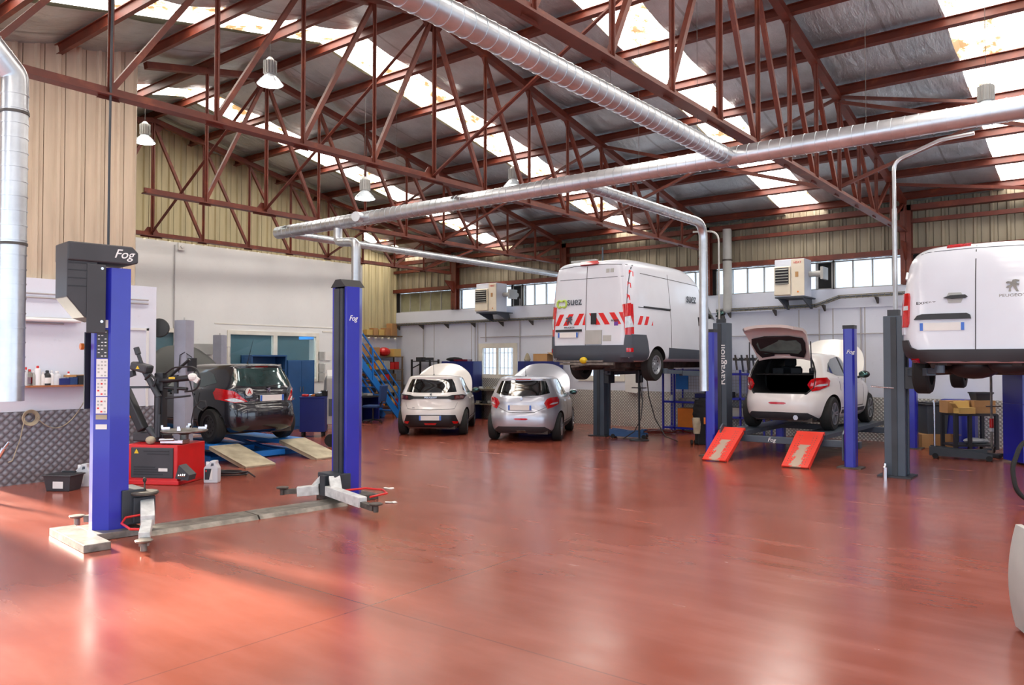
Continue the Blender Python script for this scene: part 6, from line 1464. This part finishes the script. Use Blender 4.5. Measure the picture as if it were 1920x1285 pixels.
solo(M().hexa([(-.14,-.1,0),(.14,-.1,0),(.14,.1,0),(-.14,.1,0),(-.17,-.13,.14),(.17,-.13,.14),(.17,.13,.14),(-.17,.13,.14)]).bb(-.18,.18,-.14,.14,.13,.16), 'small_crate', 'lift_dark', 'small dark crate on the taped cardboard box', 'crate', onT(.24, .0, 1.02), CR)
solo(M().ell((0,0,.05),(.2,.12,.06),10,6).ell((.2,.03,.04),(.12,.1,.05),8,6), 'plastic_sheet', 'jug', 'crumpled clear plastic on the lower shelf of the black trolley', 'plastic', onT(.08, 0, .165), CR)
for i, px in enumerate((1782, 1812)):
    q = Vector((back_x(px, 18.6), 18.62, 0)); solo(M().bb(-.16, .16, -.2, .2, 0, 1.0), 'low_cabinet', 'paint_blue', 'blue low cabinet behind the black trolley, %s one' % ['left', 'right'][i], 'cabinet', q, 0, 'blue cabinets behind the trolley', bevel=.006)
T = thing('support_pole', 'upright silver pole stand right of the black trolley', 'stand', at(1856, 858)+Vector((0,.1,0)), CR)
M().cyl((0,0,.03), (0,0,1.62), .022, n=10).cyl((0,0,1.58), (-.25,0,1.60), .02).cyl((-.1,0,.95), (.18,0,.95), .012).out('pole', 'metal_worn', T, smooth=True); M().bar((-.25,0,.04), (.3,0,.04), .06).bar((0,-.25,.04), (0,.25,.04), .06).out('foot', 'lift_dark', T); M().cyl((0,0,.55), (0,0,.72), .035).out('red_band', 'red', T); M().cyl((0,0,.48), (0,0,.54), .036).out('pale_band', 'jug', T)
q = at(1905, 872); T = thing('alignment_console', 'large blue console cabinet with a window at the right edge', 'console', q+Vector((.35,.45,0)), CR-.05)
M().bb(-.50, .6, -.25, .35, .04, 1.05).bb(-.50, -.38, -.25, .35, 1.05, 1.75).bb(-.50, .6, -.25, .35, 1.65, 1.75).bb(-.38, .6, .25, .33, 1.05, 1.65).bb(-.38, .6, -.25, .3, 1.05, 1.09).out('body', 'paint_blue', T, bevel=.008)
M().bb(-.38, .6, -.20, -.19, 1.09, 1.65).out('window_pane', 'glass_office', T); M().bb(-.36, .58, .0, .02, 1.12, 1.60).out('document', 'paper', T)
q = at(1912, 862); T = thing('parts_tub', 'dark green tub on a stand at the right edge', 'tub', q+Vector((.1,-.05,0)), CR)
M().hexa([(-.22,-.18,.35),(.22,-.18,.35),(.22,.18,.35),(-.22,.18,.35),(-.26,-.2,.72),(.26,-.2,.72),(.26,.2,.72),(-.26,.2,.72)]).out('tub_body', 'glass_tint', T, bevel=.03); M().bb(-.2,.2,-.15,.15,0,.35).out('stand', 'lift_dark', T); M().bb(-.27,.27,-.21,.21,.72,.75).out('rim', 'plastic_black', T, bevel=.01)
h0 = at(1906, 945); solo(M().sweep(arc_path([(.55,.2,.9),(.1,.1,.75),(-.08,0,.45),(-.06,-.05,.16),(.12,-.05,.03),(.6,-.1,.03)], .3, 6), .028, 10), 'exhaust_hose', 'rubber', 'thick black hose curving down at the right edge', 'hose', h0, CR, smooth=True)
solo(M().lathe([(.035,0),(.035,.16),(.02,.18),(.018,.22)], 14), 'spray_can', 'chrome', 'small silver can standing beside the dark lift post base', 'can', at(1657, 895), 0, smooth=True)
# curved pale bumper edge close at the right
q = at(1925, 1150); T = thing('loose_bumper', 'pale grey bumper edge standing close at the right edge', 'bumper', at(2072, 1278), CR)
m1 = M(); n_ = 10; rr = []
for j in range(n_+1):
    t = j/n_; z = .02+.68*t; x = -.05+.05*(2*t-1)**2+.01*t
    rr.append([m1.bm.verts.new((x+dx, dy, z)) for dx, dy in ((0, -.30), (-.05, -.2), (-.08, 0), (-.05, .5), (.05, .9), (.09, .9), (.0, .5), (-.03, 0), (0, -.2), (.05, -.30))])
for a, b_ in zip(rr, rr[1:]):
    for k in range(10): m1.bm.faces.new((a[k], a[(k+1) % 10], b_[(k+1) % 10], b_[k]))
m1.bm.faces.new(rr[0]); m1.bm.faces.new(rr[-1][::-1]); m1.out('bumper_shell', 'machine_grey', T, smooth=True)
M().bar((-.09,-.1,.5), (-.06,.6,.52), .02).out('trim_strip', 'trim_grey', T)
# bits of paper on the floor
for (px, py, a, lb) in ((729, 916, .3, 'crumpled white paper scrap on the floor right of the far lift post'), (733, 942, .9, 'small white paper scrap near the lift arm end')):
    solo(M().box(0, 0, .008, .13, .05, .008, rz=a, ry=.08).box(.05, .02, .012, .06, .05, .006, rz=a+.6, rx=.2), 'paper_scrap', 'paper', lb, 'paper', at(px, py), 0)
# lever at the left edge
T = thing('lever_bar', 'chromed lever bar leaning in from the left edge', 'lever', at(2, 935)+Vector((0,0,0)), CR)
M().cyl((-.35,0,.0), (.06,0,.66), .028, n=14).cyl((.06,0,.66), (.12,0,.74), .014, n=10).out('bar', 'chrome', T, smooth=True); M().cyl((-.2,-.02,.22), (-.05,-.02,.46), .04, n=12).out('sleeve', 'paper', T, smooth=True)
